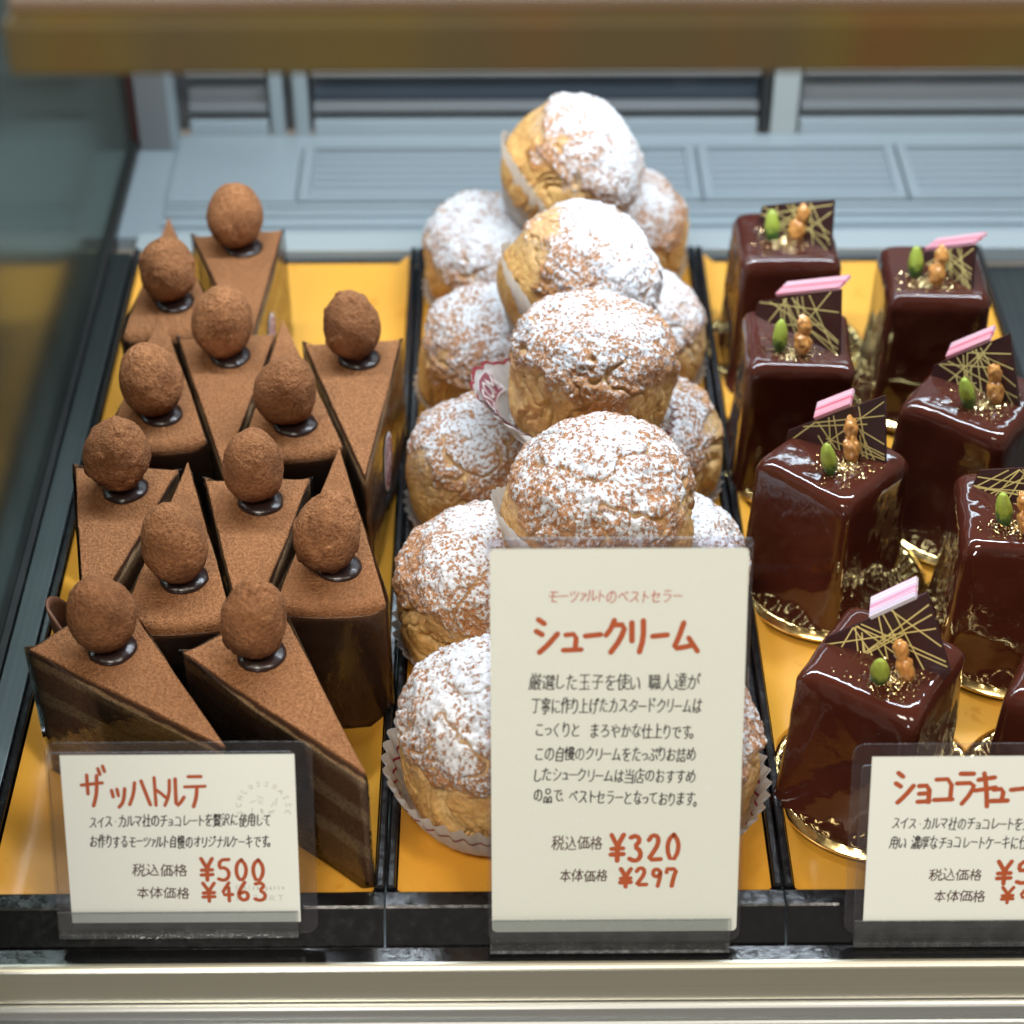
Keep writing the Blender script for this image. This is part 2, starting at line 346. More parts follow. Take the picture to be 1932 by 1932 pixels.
# ------------------------------------------------------------------ strokes -> flat ink ribbons
GLYPHS = {   # pen strokes of each character: x, y, x, y ... in a box of 62 units
 '0': [[5,35,5,24,8,15,11,11,13,10,18,10,20,11,24,16,26,25,26,35,23,43,19,46,12,46,8,43,5,35]],
 '1': [[16,11,16,46]],
 '2': [[3,40,5,45,10,47,18,46,22,41,23,37,21,30,12,16,10,10], [26,10,9,10,4,8]],
 '3': [[7,46,16,47,21,43,22,40,22,36,18,29], [5,15,6,11,12,10,17,10,21,13,23,17,23,22,21,26,18,29], [18,29,14,29]],
 '4': [[7,24,8,30,16,40,21,42], [23,47,21,43,21,11], [3,23,6,24,26,24]],
 '5': [[4,14,5,11,14,10,19,11,22,15,24,21,22,27,18,30,9,31,9,47,22,47]],
 '6': [[10,30,10,31,11,30,10,30], [10,30,9,29], [20,46,16,44,10,37,8,33,8,28,6,25,6,20,8,14,13,10,19,10,24,13,26,20,25,24,22,28,19,29,11,28,8,29]],
 '7': [[11,8,10,12,23,40,24,46], [30,50,24,46,6,47]],
 '8': [[21,29,25,24,26,17,23,12,17,10,12,10,9,12,6,15,5,22,11,29], [21,29,21,31,24,34,25,39,24,44,22,46,19,47,11,46,7,42,7,35,10,31,11,29], [21,29,11,29]],
 '9': [[12,11,18,16,22,22,24,29,25,32,25,40,23,44,19,46,11,46,7,43,6,41,5,36,6,33,9,31,14,28,24,29]],
 '¥': [[19,29,21,33,29,49,34,52], [15,29,5,49,2,50], [30,19,4,19], [17,10,17,29], [30,28,21,28,19,29,15,29,14,28,4,28]],
 '、': [[16,9,10,16,7,18]],
 '。': [[18,19,20,15,20,11,19,9,14,5,12,5,7,7,5,9,4,12,5,16,6,19,10,21,14,21,18,19]],
 'い': [[42,47,45,46,48,40,53,28,54,20], [30,24,30,19,25,11,21,10,17,12,14,18,12,24,11,31,11,48,10,49]],
 'お': [[56,40,46,46], [22,44,36,45], [22,29,39,31,44,30,50,26,51,23,51,18,49,14,45,11,42,9,36,8,33,9], [10,43,22,43], [22,27,18,26,15,24,10,20,9,17,10,13,13,10,18,8,20,8,22,10,22,55]],
 'か': [[58,28,57,28,49,44,47,46,46,46], [21,40,21,36,16,21,10,9,7,8], [27,56,24,54,22,41], [21,11,24,9,26,8,33,9,35,10,39,21,39,37,37,40,33,41,7,40]],
 'が': [[22,10,22,9,26,8,33,9,36,15,38,26,38,36,36,40,33,41,22,41], [48,55,51,50], [46,46,51,39,55,28], [7,40,20,40], [20,40,20,36,17,26,9,9], [20,40,22,41], [23,53,22,41], [58,52,55,58,52,59]],
 'く': [[39,52,19,36,17,33,16,30,21,25,36,12,41,7]],
 'げ': [[11,15,14,16,16,24], [52,48,50,55], [59,51,56,57], [43,39,43,40], [26,39,38,39,54,40], [30,6,33,6,39,11,42,19,43,27,43,53], [12,9,11,15,10,17,9,30,11,50,12,52,15,54]],
 'こ': [[17,26,14,24,13,17,15,13,19,10,26,9,41,9,50,10], [17,48,20,48,45,48]],
 'し': [[52,18,44,10,34,7,25,7,22,8,19,11,17,15,18,53]],
 'す': [[36,21,31,20,26,20,23,22,21,26,21,30,22,33,24,35,30,36,36,36], [8,46,55,46], [36,53,36,35,38,29,38,23,36,16,31,11,26,8,23,7,19,8]],
 'た': [[23,45,24,54], [23,45,22,43], [23,45,35,46,37,48], [53,35,49,36,35,35], [8,44,22,43], [22,43,19,31,11,8], [55,10,49,9,38,9,35,10,33,12,31,15,32,20,34,22]],
 'っ': [[26,9,27,9,36,10,43,13,47,16,50,23,50,28,48,32,43,36,35,36,26,34,15,31,11,32]],
 'て': [[37,48,36,45,30,40,27,33,26,29,26,22,29,17,34,12,43,9,46,9,49,10], [52,50,8,46]],
 'で': [[45,37,48,32], [55,34,52,40,50,41], [49,10,46,8,43,8,34,11,29,16,26,22,26,28,26,33,30,40,35,45,36,48], [8,46,52,50]],
 'と': [[50,9,40,8,29,8,20,10,17,13,15,17,16,22,18,27,25,33,25,35], [18,52,25,35], [25,35,29,36,47,45]],
 'な': [[21,44,21,40,19,34,10,19], [53,12,48,16,45,17,41,18], [23,45,24,54,28,57], [54,40,44,45], [41,20,28,20,23,17,22,12,26,8,29,7,35,7,40,9,41,12,40,35], [7,45,10,44,21,44,23,45,28,45,33,46]],
 'に': [[51,46,30,46], [12,15,15,17,17,24], [30,24,28,21,28,16,32,11,38,10,49,10,53,11,55,14], [12,8,12,15,10,16,10,19,10,32,13,51,16,54]],
 'の': [[31,10,34,8,40,9,48,14,52,21,53,27,53,34,51,40,46,46,41,48,34,50,28,49,21,47,15,43,11,38,9,33,8,27,9,19,13,14,17,13,22,16,25,20,29,32,32,49]],
 'は': [[11,15,14,17,16,23,16,24], [44,19,49,18,56,14,56,12], [43,41,43,41], [27,41,43,41,55,43,57,45], [43,53,44,12,40,8,33,8,28,9,26,13,26,17,30,21,33,22,44,21], [12,8,11,15,10,15,10,17,9,28,12,53]],
 'ぷ': [[47,28,55,14,54,11], [24,52,33,48,36,46,36,45], [17,21,5,12], [20,9,20,8,22,8,31,8,34,9,36,12,36,17,34,23,25,33,22,33], [36,45,35,42,33,41], [53,50,49,50,47,46,47,43,50,40,56,40,58,45,57,49,53,50]],
 'ま': [[50,12,41,18,33,19], [50,48,38,46,14,47], [14,34,33,33,50,35], [33,54,33,20,33,12,33,10,31,9,28,7,21,7,16,9,14,12,14,17,18,20,22,21,33,21]],
 'め': [[29,17,28,19,26,19], [26,22,26,19], [26,22,28,24,32,30,35,40,36,44], [26,19,17,12,12,12,9,14,8,16,8,24,10,30,13,35,17,38], [41,55,38,53,37,44], [32,9,35,7,38,8,45,10,50,15,53,24,53,30,52,35,48,40,41,44,35,45,28,44,17,40], [26,22,24,24,22,28,17,38,14,50,13,50]],
 'や': [[32,7,31,7,26,21,20,38], [33,52,28,55], [19,38,15,47,13,49,11,50], [34,29,35,27,43,26,50,28,53,31,54,38,53,41,49,44,43,45,35,44,29,42,21,39,18,36,16,36,7,33]],
 'り': [[20,40,16,40], [17,37,20,39,23,44,26,48,31,50,36,51,40,49,43,46,45,41,46,33,46,28,43,17,39,14,34,10,28,8,24,7], [16,24,16,45,18,54,21,56]],
 'る': [[39,49,38,49], [38,49,38,49,38,50,38,49], [17,51,38,51,40,50,42,51], [25,33,26,36,39,48,39,50], [10,23,19,30,24,33,38,34,44,32,49,28,50,23,50,19,49,15,46,11,42,9,38,9,38,7,36,7,29,7,22,9,21,12,21,15,21,16,25,19,29,20,33,19,37,14,38,9]],
 'ろ': [[28,33,27,36], [25,33,26,36,38,46,40,50], [12,24,23,32,31,33,40,33,43,32,49,27,50,22,50,18,47,14,42,10,29,7,23,7,20,9], [17,50,31,51,39,51,40,50,42,51]],
 'を': [[19,35,19,35], [19,35,20,36,20,35,19,35], [54,35,51,36,39,31,34,30], [48,8,40,7,26,7,23,9,21,11,20,17,22,21,29,26,34,28], [26,54,24,47], [18,35,21,34,25,35,30,35,33,33,34,27,34,18], [9,47,22,46,24,47,38,48,43,48,45,51], [11,28,18,35,19,38,22,43,22,46]],
 'ァ': [[38,25,41,26,46,31,48,34,49,38,14,39], [30,29,30,22,26,12,19,5,15,6]],
 'イ': [[34,38,36,41,47,49], [34,38,29,37,12,29,9,28,6,29], [34,38,34,8]],
 'オ': [[38,53,38,42], [53,42,38,42], [37,41,36,42,10,43], [37,41,38,42], [9,16,19,22,30,32,34,36,37,38], [37,41,37,38,38,37,38,10,34,8,27,9]],
 'カ': [[28,42,27,33,22,21,19,16,13,10,11,9,7,9], [28,43,28,54], [34,10,35,9,43,9,45,10,47,12,49,23,50,42,10,43]],
 'キ': [[38,7,35,8,32,26], [31,26,29,43], [24,55,27,53,28,43], [48,45,46,46,10,40], [55,32,53,29,51,29,11,22,9,23]],
 'ク': [[14,9,17,8,20,9,33,17,43,27,49,41,50,45,49,46,26,46], [9,31,15,35,21,41,24,45,26,46], [29,55,29,54,27,50,26,46]],
 'ケ': [[38,42,36,30,32,19,24,10,22,8,19,9], [19,43,54,42], [21,54,19,43,17,41,11,33,9,30,7,30]],
 'コ': [[12,13,50,13], [50,10,50,47,13,47]],
 'ザ': [[57,49,54,55], [48,53,48,53,51,47], [18,24,18,52], [24,7,27,7,30,9,36,14,38,18,41,29,41,52,43,54], [53,39,5,39]],
 'シ': [[19,52,29,46], [19,32,10,38], [53,39,53,36,52,33,40,21,28,14,14,9]],
 'ジ': [[50,55,53,53,56,48], [44,52,47,46], [19,51,28,45], [19,31,9,37], [12,9,26,12,36,18,43,24,50,31,53,35,53,39]],
 'ス': [[52,10,49,13,35,27], [35,27,36,30,43,41,45,48,14,48], [35,27,33,26,26,19,16,12,12,10,9,10]],
 'セ': [[21,36,7,34], [21,38,29,38,45,42,50,42,49,37,45,32,40,26,38,25], [21,53,21,15,22,12,26,9,39,9,50,10,52,13]],
 'タ': [[29,55,29,54,27,47], [12,9,17,8,24,11,32,17,37,21,39,24], [46,19,40,24], [40,24,39,24], [40,24,47,37,49,41,50,46,49,47,27,47], [27,47,24,46,19,39,12,33,10,31,6,31], [39,24,26,33]],
 'チ': [[32,33,32,33], [54,33,8,33], [32,49,32,33,31,24,29,20,23,11,19,8,16,8], [50,51,45,52,32,49,16,48,12,49]],
 'ッ': [[27,41,29,40,32,31], [14,37,18,28,20,27], [19,7,24,6,28,8,34,12,40,18,46,29,49,38]],
 'ツ': [[26,51,28,50,31,39], [17,34,14,35,10,47], [52,48,51,43,48,34,45,28,39,21,31,14,24,10,22,9,16,10]],
 'テ': [[33,35,32,25,29,17,23,10,19,7,17,8], [47,50,16,50], [8,35,54,35]],
 'ト': [[49,26,49,28,37,33,29,35,24,36], [23,53,24,8]],
 'ド': [[40,50,43,44], [47,25,46,27,33,33,27,34,21,35], [46,53,48,52,51,47], [21,52,21,8]],
 'ナ': [[8,39,55,38], [15,9,19,9,22,10,26,15,29,20,33,32,33,53,35,55]],
 'ハ': [[21,48,22,44,19,32,16,24,9,11], [40,48,46,33,54,11]],
 'ブ': [[53,59,57,53], [48,47,10,47], [15,10,19,9,28,12,33,16,40,23,45,31,48,40,48,44,48,47,49,52,46,57]],
 'ベ': [[54,14,31,39,26,42,23,42,20,39,8,24], [46,41,42,47,40,48], [54,44,50,50]],
 'マ': [[9,47,52,47,51,43,47,37,31,21], [31,21,32,17,40,9], [31,21,28,21,19,29,16,29]],
 'ム': [[28,51,27,46,17,18,17,12], [6,13,7,12,13,12,50,16], [43,30,49,20,50,16,51,16,54,9,56,9]],
 'モ': [[9,31,54,31], [14,49,49,49], [28,49,28,14,28,12,30,10,35,9,52,9]],
 'ュ': [[40,10,42,35,41,36,17,36], [12,10,50,10]],
 'ョ': [[45,24,18,24], [16,9,45,9], [45,9,45,39,16,39]],
 'ラ': [[17,51,47,51], [11,37,50,36,50,31,48,27,44,21,39,16,33,12,25,8,19,9]],
 'リ': [[45,52,45,30,43,21,38,14,32,10,28,8,24,9], [16,51,16,27]],
 'ル': [[8,9,14,15,18,25,19,51], [56,27,56,25,55,23,46,16,41,12,35,12,35,51]],
 'レ': [[17,51,17,10,25,12,37,17,50,26,53,29,53,32]],
 '・': [[31,31,31,31]],
 'ー': [[53,31,9,31]],
 '丁': [[19,6,20,5,29,6,32,7,33,51], [6,51,56,51]],
 '上': [[29,37,52,37], [29,8,29,56], [6,8,57,8]],
 '人': [[31,57,31,40], [6,6,7,6,15,12,21,20,27,32,29,39,31,40], [31,40,33,39,38,24,45,14,55,7,59,7]],
 '仕': [[13,40,9,39,4,32], [40,7,40,56], [22,38,57,38], [23,7,56,7], [19,57,19,53,14,46,13,41,14,40,14,5]],
 '体': [[40,43,42,41,48,27,55,18], [38,43,38,57], [5,31,5,34,7,38,11,40], [37,42,34,40,27,25,19,16], [48,16,28,16], [57,45,41,45,40,43,37,43], [17,56,13,47,11,41,12,39,12,5], [21,45,36,45,38,41,38,5]],
 '作': [[38,20,57,20], [22,35,29,46,31,47], [38,34,56,34], [31,47,34,57], [12,40,9,39,5,33], [38,46,38,5], [57,47,31,47], [19,56,14,46,12,40,13,40,13,5]],
 '使': [[33,13,31,9,26,7,22,5,18,6], [39,27,39,27], [12,41,9,40,5,35,4,32], [39,27,24,27,24,40,55,40,55,27,39,27], [57,50,22,50], [34,13,38,18,39,23,39,57], [18,57,14,47,12,41,13,41,13,5], [25,22,31,14,40,9,55,5,60,7]],
 '価': [[45,37,45,37], [11,41,8,40,4,33], [33,10,33,51], [45,51,45,10], [57,51,21,51], [56,10,22,10], [22,6,22,37,56,37,56,6], [17,57,17,55,12,47,11,42,12,5]],
 '厚': [[56,54,10,54,10,26,9,16,5,6], [50,40,21,40], [15,16,57,16], [50,40,50,33,49,33,21,33,21,47,50,47,50,40], [45,25,44,22,38,20,36,18,36,7,35,5,27,5], [20,26,50,26]],
 '厳': [[54,36,52,25,49,18,48,17], [18,17,31,17], [50,57,47,53,46,48], [31,25,18,25], [38,6,40,7,45,12,48,13], [57,5,53,7,48,13], [14,57,16,53,16,48], [48,17,48,13], [48,17,46,18,42,28,40,29], [37,25,38,28,40,29], [31,10,31,10], [30,48,31,54,29,57,27,58], [29,33,31,40,31,41,16,41], [18,33,18,9], [56,48,9,48,9,24,7,12,5,5], [31,33,31,5], [42,36,57,36], [34,10,14,8], [34,33,15,33], [43,43,40,29]],
 '品': [[36,8,55,8], [7,8,25,8], [16,47,17,38,46,38,45,55,17,55,16,47], [25,5,25,27,7,27,7,5], [55,5,55,27,36,27,36,5]],
 '地': [[46,22,50,21,53,21,54,23,55,45,50,45,46,43,41,42], [23,33,29,34], [41,40,29,36], [13,20,13,56], [5,42,20,42], [29,51,29,12,29,8,34,6,52,6,55,7,57,10,57,14,56,16], [41,19,41,57], [3,16,5,16,12,19,13,20,21,22]],
 '子': [[57,29,6,29], [19,5,24,5,29,5,31,6,31,38,32,40,45,48,47,52], [51,53,48,52,12,53]],
 '寧': [[37,32,37,23], [31,52,30,57,27,58], [25,32,25,23], [50,39,45,45], [27,47,28,48,34,45,35,45], [11,37,16,44], [19,6,22,4,30,5,31,7,31,16], [22,44,22,39,24,38,39,38,41,38,41,41], [12,23,12,32,50,32,50,23], [11,16,52,16], [56,23,6,23], [55,46,55,52,33,52,31,52,30,52,7,52,7,45]],
 '店': [[34,36,54,36], [29,58,32,57,33,55,34,50], [51,8,20,8], [34,23,34,43], [51,8,51,23,21,23,20,8], [56,50,10,50,10,23,8,13,5,6]],
 '当': [[31,57,31,35], [17,44,11,54], [52,7,10,7], [12,22,52,22], [45,43,51,54], [52,35,54,37], [52,5,52,35], [11,35,52,35]],
 '慢': [[4,33,6,46], [18,47,19,40], [43,10,44,8,55,5,59,6], [43,10,37,10], [37,10,36,9,26,5,21,5,19,6], [37,10,36,12,29,17,28,21], [45,28,45,37], [27,50,52,50], [12,57,12,5], [34,28,34,37], [27,50,27,43,28,43,51,43,52,43,52,56,27,56,27,50], [22,21,52,21,51,18,44,12,43,10], [45,28,24,28,23,29,23,36,55,37,55,29,55,28,45,28]],
 '本': [[56,16,52,19,45,27,38,39,37,44], [25,44,24,40,20,32,13,22,7,17], [31,5,31,57], [45,16,17,16], [7,44,56,44]],
 '格': [[25,25,30,26], [31,7,52,7], [30,26,32,28,39,32,41,35], [14,44,15,44], [22,28,22,30,19,34,14,36], [33,46,41,35], [43,35,50,45,51,50,36,51], [43,35,41,35], [4,16,4,19,9,28,11,33,14,34], [52,23,31,23], [6,44,23,44,25,41,26,41,31,46,33,46], [31,7,30,26], [15,5,15,33,14,34,15,57], [52,7,52,23,54,26], [33,46,33,50,36,51,37,57], [43,35,45,33,54,26,57,26]],
 '沢': [[5,40,14,35], [7,56,10,56,16,52], [8,5,8,8,16,23,15,25], [40,34,41,26,47,15,55,7,57,7], [28,34,54,34,53,54,28,54,27,24,24,14,20,6]],
 '濃': [[29,26,53,26], [14,25,15,23,7,7,7,7], [40,7,31,6], [48,11,56,16,56,19], [9,56,15,52], [31,19,31,6], [11,36,5,39], [55,46,24,46], [22,20,56,19], [33,57,33,39], [44,57,44,39], [18,6,21,12,22,20,23,33,57,33], [33,39,54,39,55,40,55,54,24,54,24,39,33,39], [41,19,41,17,43,14,45,12,48,11,50,8,56,5,59,6]],
 '玉': [[50,16,47,18], [53,53,9,53], [31,7,31,53], [11,31,51,31], [6,7,56,7]],
 '生': [[6,36,8,37,12,45,14,45], [14,45,16,56], [53,45,14,45], [6,7,56,7], [51,27,13,27], [31,7,31,57]],
 '用': [[52,38,12,38], [31,5,31,53], [11,24,53,24], [40,6,42,5,50,5,52,7,52,53,12,53,12,24,9,12,6,7]],
 '社': [[16,32,19,31,22,27], [16,32,17,36,21,42,22,46,5,47], [14,5,14,30], [16,53,13,57], [29,38,56,38], [43,7,43,57], [26,7,57,7], [16,32,14,30,10,29,4,23]],
 '税': [[36,45,36,49,37,50], [37,50,34,56,32,57], [15,39,15,40], [46,29,47,6,48,5,56,6,58,9,58,12,56,14], [4,15,4,17,11,30,14,32], [24,24,23,28,20,32,15,33], [51,57,47,45], [36,29,36,22,33,13,27,6,24,6], [5,40,24,40], [46,29,30,29,30,45,53,45,54,29,46,29], [15,5,15,31,14,32,15,53], [24,55,21,56,17,55,15,53,8,53,4,53]],
 '職': [[37,46,36,39], [56,31,52,21,49,20], [52,53,55,47], [39,22,26,22], [22,20,20,18,17,17], [26,13,39,13], [17,29,8,29], [31,57,33,51], [27,46,28,39], [17,42,8,42], [24,39,56,39], [8,55,8,16], [17,55,5,55], [38,5,46,14,49,14], [40,51,25,51], [5,14,8,16,17,16], [17,4,17,55], [41,9,39,11,38,31,26,31,26,9], [57,17,58,15,56,8,54,7,52,8,49,14,49,20,48,21,46,34,45,57]],
 '自': [[12,22,50,22], [12,8,50,8], [12,35,50,35], [28,49,30,57], [50,5,50,48,50,49,13,49,12,5]],
 '詰': [[16,53,13,57], [23,47,5,47], [8,31,22,31], [33,7,54,7], [22,39,8,39], [57,49,29,49], [43,57,43,35], [31,35,56,35], [7,5,7,22,22,22,22,8,7,8], [33,5,33,24,54,24,54,7]],
 '贅': [[14,25,48,25], [37,49,43,40], [40,9,40,12], [19,34,24,34,26,36,26,40,14,41], [22,12,22,9], [48,18,14,18], [43,40,42,39,38,36,34,35,32,36], [43,40,45,40], [45,40,47,38,54,34,58,34], [45,40,50,46,52,52], [29,55,7,55], [18,55,18,46], [8,50,28,50], [22,12,15,12,14,13,14,30,15,31,48,31,48,12,47,12,22,12], [39,52,57,52], [5,5,9,5,22,9,26,9], [40,57,37,49,35,48,33,46,5,45], [58,5,53,5,40,9,36,9], [14,45,14,41,12,38,6,33,5,34]],
 '込': [[8,56,15,49], [57,8,52,7,29,7,24,8,14,14], [5,6,5,8,8,10,11,13,14,14], [21,17,24,18,31,26,34,33,36,41,38,43], [14,14,14,33,5,33], [55,17,50,21,46,26,41,41,38,43,36,50,31,55]],
 '達': [[5,7,10,13,13,14], [47,41,50,42], [9,53,14,48], [59,9,57,7,32,6,23,8,13,14], [30,34,30,39,29,41,29,45], [13,14,13,33,5,33], [21,19,56,19], [53,27,24,27], [38,45,38,57], [24,53,52,53], [38,34,38,13], [22,34,56,34], [57,45,20,45], [46,34,47,45]],
 '選': [[34,18,31,17,24,12,21,13], [7,7,13,12], [8,54,14,48], [45,22,45,18], [13,12,13,33,6,33], [13,12,17,11,23,7,30,6,57,6,59,9], [36,43,36,41,34,40,24,40,22,41,22,43,22,55,34,55,34,55,34,48,22,48], [56,44,57,41,55,40,44,40,42,43,42,55,54,55,55,48,42,48], [22,31,54,31], [45,22,45,35], [31,22,31,35], [57,22,20,22], [57,12,54,12,45,18,41,18]],
}

def ribbon(bm, pts, w, off):
    """a pen line of width w through 2D pts, laid in the local XY plane at height off"""
    P = [np.array(p, float) for p in pts]
    if len(P) > 2:                      # round the corners a little
        Q = [P[0]]
        for a, b, c in zip(P, P[1:], P[2:]): Q += [b * .72 + a * .28, b * .72 + c * .28] if np.linalg.norm(b - a) > w and np.linalg.norm(c - b) > w else [b]
        P = Q + [P[-1]]
    L, Rr = [], []
    for i, p in enumerate(P):
        d = (P[min(i + 1, len(P) - 1)] - P[max(i - 1, 0)]); l = np.linalg.norm(d)
        d = d / l if l > 1e-9 else np.array([1., 0]); nrm = np.array([-d[1], d[0]]) * w / 2
        L.append(p + nrm); Rr.append(p - nrm)
    d0 = P[0] - P[1]; d0 /= max(1e-9, np.linalg.norm(d0)); d1 = P[-1] - P[-2]; d1 /= max(1e-9, np.linalg.norm(d1))
    def cap(c, d):
        n = np.array([-d[1], d[0]]); return [c + (n * math.cos(a) + d * math.sin(a)) * w / 2 for a in (math.pi * .25, math.pi * .5, math.pi * .75)]
    vl = [bm.verts.new((x[0], x[1], off)) for x in L]; vr = [bm.verts.new((x[0], x[1], off)) for x in Rr]
    for i in range(len(vl) - 1):
        try: bm.faces.new((vl[i], vr[i], vr[i + 1], vl[i + 1]))
        except ValueError: pass
    ce = [bm.verts.new((x[0], x[1], off)) for x in cap(P[-1], d1)]
    bm.faces.new([vl[-1]] + ce + [vr[-1]])
    cs = [bm.verts.new((x[0], x[1], off)) for x in cap(P[0], d0)]
    bm.faces.new([vr[0]] + cs + [vl[0]])
_LIFT = [0]
def write(bm, text, x0, y0, x1, y1, h, w, rng, lean=.10, mirror=False, squeeze=None):
    n = len(text); W = x1 - x0
    wts = []
    for ch in text:
        wts.append(.62 if ch in "・、。ッョァュっ" else (.8 if ch in "ーいりしイトリルノ " else (.62 if ch in "0123456789" else 1.0)))
    if squeeze: wts = squeeze
    tot = sum(wts); x = x0
    for ch, wt in zip(text, wts):
        adv = W * wt / tot; cx = x + adv / 2; f = (cx - x0) / W; cy = y0 + (y1 - y0) * f
        x += adv
        if ch == " ": continue
        sx = min(adv / wt * 1.04, h * 1.25); sy = h * 1.12
        if ch in "ッョァュっ": sx *= .82; sy *= .85
        if ch in "0123456789¥": sx = adv * 1.5
        ang = rng.uniform(-.05, .05); kx = rng.uniform(.92, 1.06); ky = rng.uniform(.92, 1.06); dy = rng.uniform(-.05, .05) * h
        S = [[(s[i] / 62., s[i + 1] / 62.) for i in range(0, len(s), 2)] for s in GLYPHS[ch]]
        gx = .5
        if ch in "0123456789¥": gx = (min(p[0] for s in S for p in s) + max(p[0] for s in S for p in s)) / 2
        for s in S:
            q = []
            for (a, b) in s:
                a2 = (a - gx + rng.uniform(-.012, .012)) * sx * kx; b2 = (b - .5 + rng.uniform(-.012, .012)) * sy * ky
                a2 += lean * b2
                q.append((cx + a2 * math.cos(ang) - b2 * math.sin(ang), cy + dy + a2 * math.sin(ang) + b2 * math.cos(ang)))
            if len(q) == 2 and np.linalg.norm(np.array(q[0]) - q[1]) < 1e-9: q[1] = (q[1][0] + w * .1, q[1][1])
            _LIFT[0] = (_LIFT[0] + 1) % 14
            ribbon(bm, q, w * rng.uniform(.9, 1.1), _LIFT[0] * .000008)
def strokes(bm, S, x0, y0, x1, y1, w, rng):
    """hand-drawn strokes given in a 0..1 box"""
    for s in S:
        _LIFT[0] = (_LIFT[0] + 1) % 14
        ribbon(bm, [(x0 + (x1 - x0) * a, y0 + (y1 - y0) * b) for a, b in s], w * rng.uniform(.94, 1.06), _LIFT[0] * .000008)

# ------------------------------------------------------------------ the case (setting)
X0, X1 = -0.181, 0.60
fl = box_obj("floor", (X0, X1, -0.0245, 0.4745, -0.0140, -0.0105), ["brushed_steel"]); structure(fl)
fb = box_obj("floor_rear", (X0, X1, 0.4985, 0.6180, -0.012, -0.004), ["pale_metal"]); structure(fb)
# steel strip between the trays and the mirror
strip = box_obj("floor_side_strip", (-0.1775, -0.1655, -0.0240, 0.4740, -0.0100, 0.0015), ["brushed_steel"], bev=.0006); structure(strip)
# pale trim behind the trays
wt = box_obj("rear_trim", (-0.165, X1, 0.4775, 0.4965, -0.010, 0.0005), ["white_trim"], bev=.001); tag(wt, "pale horizontal trim strip just behind the trays", "trim strip")
# mirror side panel
mir = empty("mirror_panel", "greenish mirrored side panel with a black lower edge at the left of the case", "mirror panel")
box_obj("mirror_glass", (-0.1860, -0.1815, -0.30, 0.618, -0.012, 0.42), ["tinted_mirror"], mir)
box_obj("lower_seal", (-0.1813, -0.1780, -0.0245, 0.600, -0.0100, 0.0025), ["dark_frame"], mir)
box_obj("corner_seal", (-0.1813, -0.1780, 0.6005, 0.6035, -0.0030, 0.42), ["red_dark_seal"], mir)
# corner post
cp = empty("corner_post", "grey metal post standing in the rear left corner of the case", "post")
box_obj("post_body", (-0.1775, -0.158, 0.5995, 0.6170, -0.0035, 0.42), ["grey_panel"], cp, bev=.001)
box_obj("post_edging", (-0.1577, -0.1540, 0.6000, 0.6160, -0.0035, 0.42), ["pale_metal"], cp)
# vent grilles let into the rear floor
def vent(x0, x1, label):
    e = empty("vent_grille", label, "vent grille", "vent grilles in the rear floor of the case")
    f = bmesh.new(); y0, y1 = 0.533, 0.600; z0, z1 = -0.0038, 0.0005
    add_box(f, x0, x1, y0, y0 + .006, z0, z1); add_box(f, x0, x1, y1 - .006, y1, z0, z1)
    add_box(f, x0, x0 + .006, y0 + .0062, y1 - .0062, z0, z1); add_box(f, x1 - .006, x1, y0 + .0062, y1 - .0062, z0, z1)
    link("frame", bm_mesh("frame", f), e, ["pale_metal"])
    box_obj("slot_bed", (x0 + .0061, x1 - .0061, y0 + .0061, y1 - .0061, z0, -0.0028), ["slot_dark"], e)
    s = bmesh.new()
    for k in range(6):
        y = y0 + .0095 + k * .0084
        add_box(s, x0 + .0063, x1 - .0063, y, y + .0040, -0.0026, -0.0004)
    link("slats", bm_mesh("slats", s), e, ["slat_metal"])
vent(-0.0735, 0.1690, "rear floor vent grille behind the cream puffs")
vent(0.1710, 0.2935, "narrow rear floor vent grille right behind the glazed cakes")
vent(0.2955, 0.47, "rear floor vent grille running out of the photo at the right")
for k, (y, w) in enumerate([(0.508, .004), (0.520, .005), (0.5285, .003)]):
    r = box_obj("floor_ridge", (-0.153, X1, y, y + w, -0.0042, -0.0012), ["pale_metal"], None, bev=.0008)
    tag(r, ["thin pale ridge on the rear floor nearest the trays", "middle of the three pale ridges on the rear floor", "thin pale ridge on the rear floor next to the vent grilles"][k], "floor ridge", "ridges on the rear floor")
lp = box_obj("louvre_plate", (-0.153, -0.0760, 0.5335, 0.5995, -0.0038, -0.0012), ["pale_metal"]); tag(lp, "plain pale metal plate in the rear floor left of the vent grilles", "plate")
# back wall and the sliding doors in front of it
wall = box_obj("wall_back", (-0.30, X1, 0.640, 0.650, -0.012, 0.42), ["grey_panel"]); structure(wall)
def door(x0, x1, label, glass):
    e = empty("sliding_door", label, "sliding door", "sliding doors at the back of the case")
    box_obj("bottom_rail", (x0, x1, 0.6195, 0.6280, -0.0100, 0.0050), ["slat_metal"], e, bev=.0006)
    box_obj("middle_rail", (x0, x1, 0.6195, 0.6270, 0.0110, 0.0160), ["grey_panel"], e, bev=.0006)
    box_obj("pane", (x0, x1, 0.6285, 0.6310, -0.0100, 0.41), [glass], e)
    box_obj("upper_rail", (x0, x1, 0.6195, 0.6260, 0.0360, 0.0440), ["grey_panel"], e, bev=.0006)
door(-0.0695, 0.2110, "dark glass sliding door with grey rails behind the puffs", "dark_glass")
door(0.2380, 0.55, "pale grey sliding door at the right behind the glazed cakes", "grey_panel")
door(-0.1480, -0.0985, "narrow grey sliding door beside the rear corner post", "grey_panel")
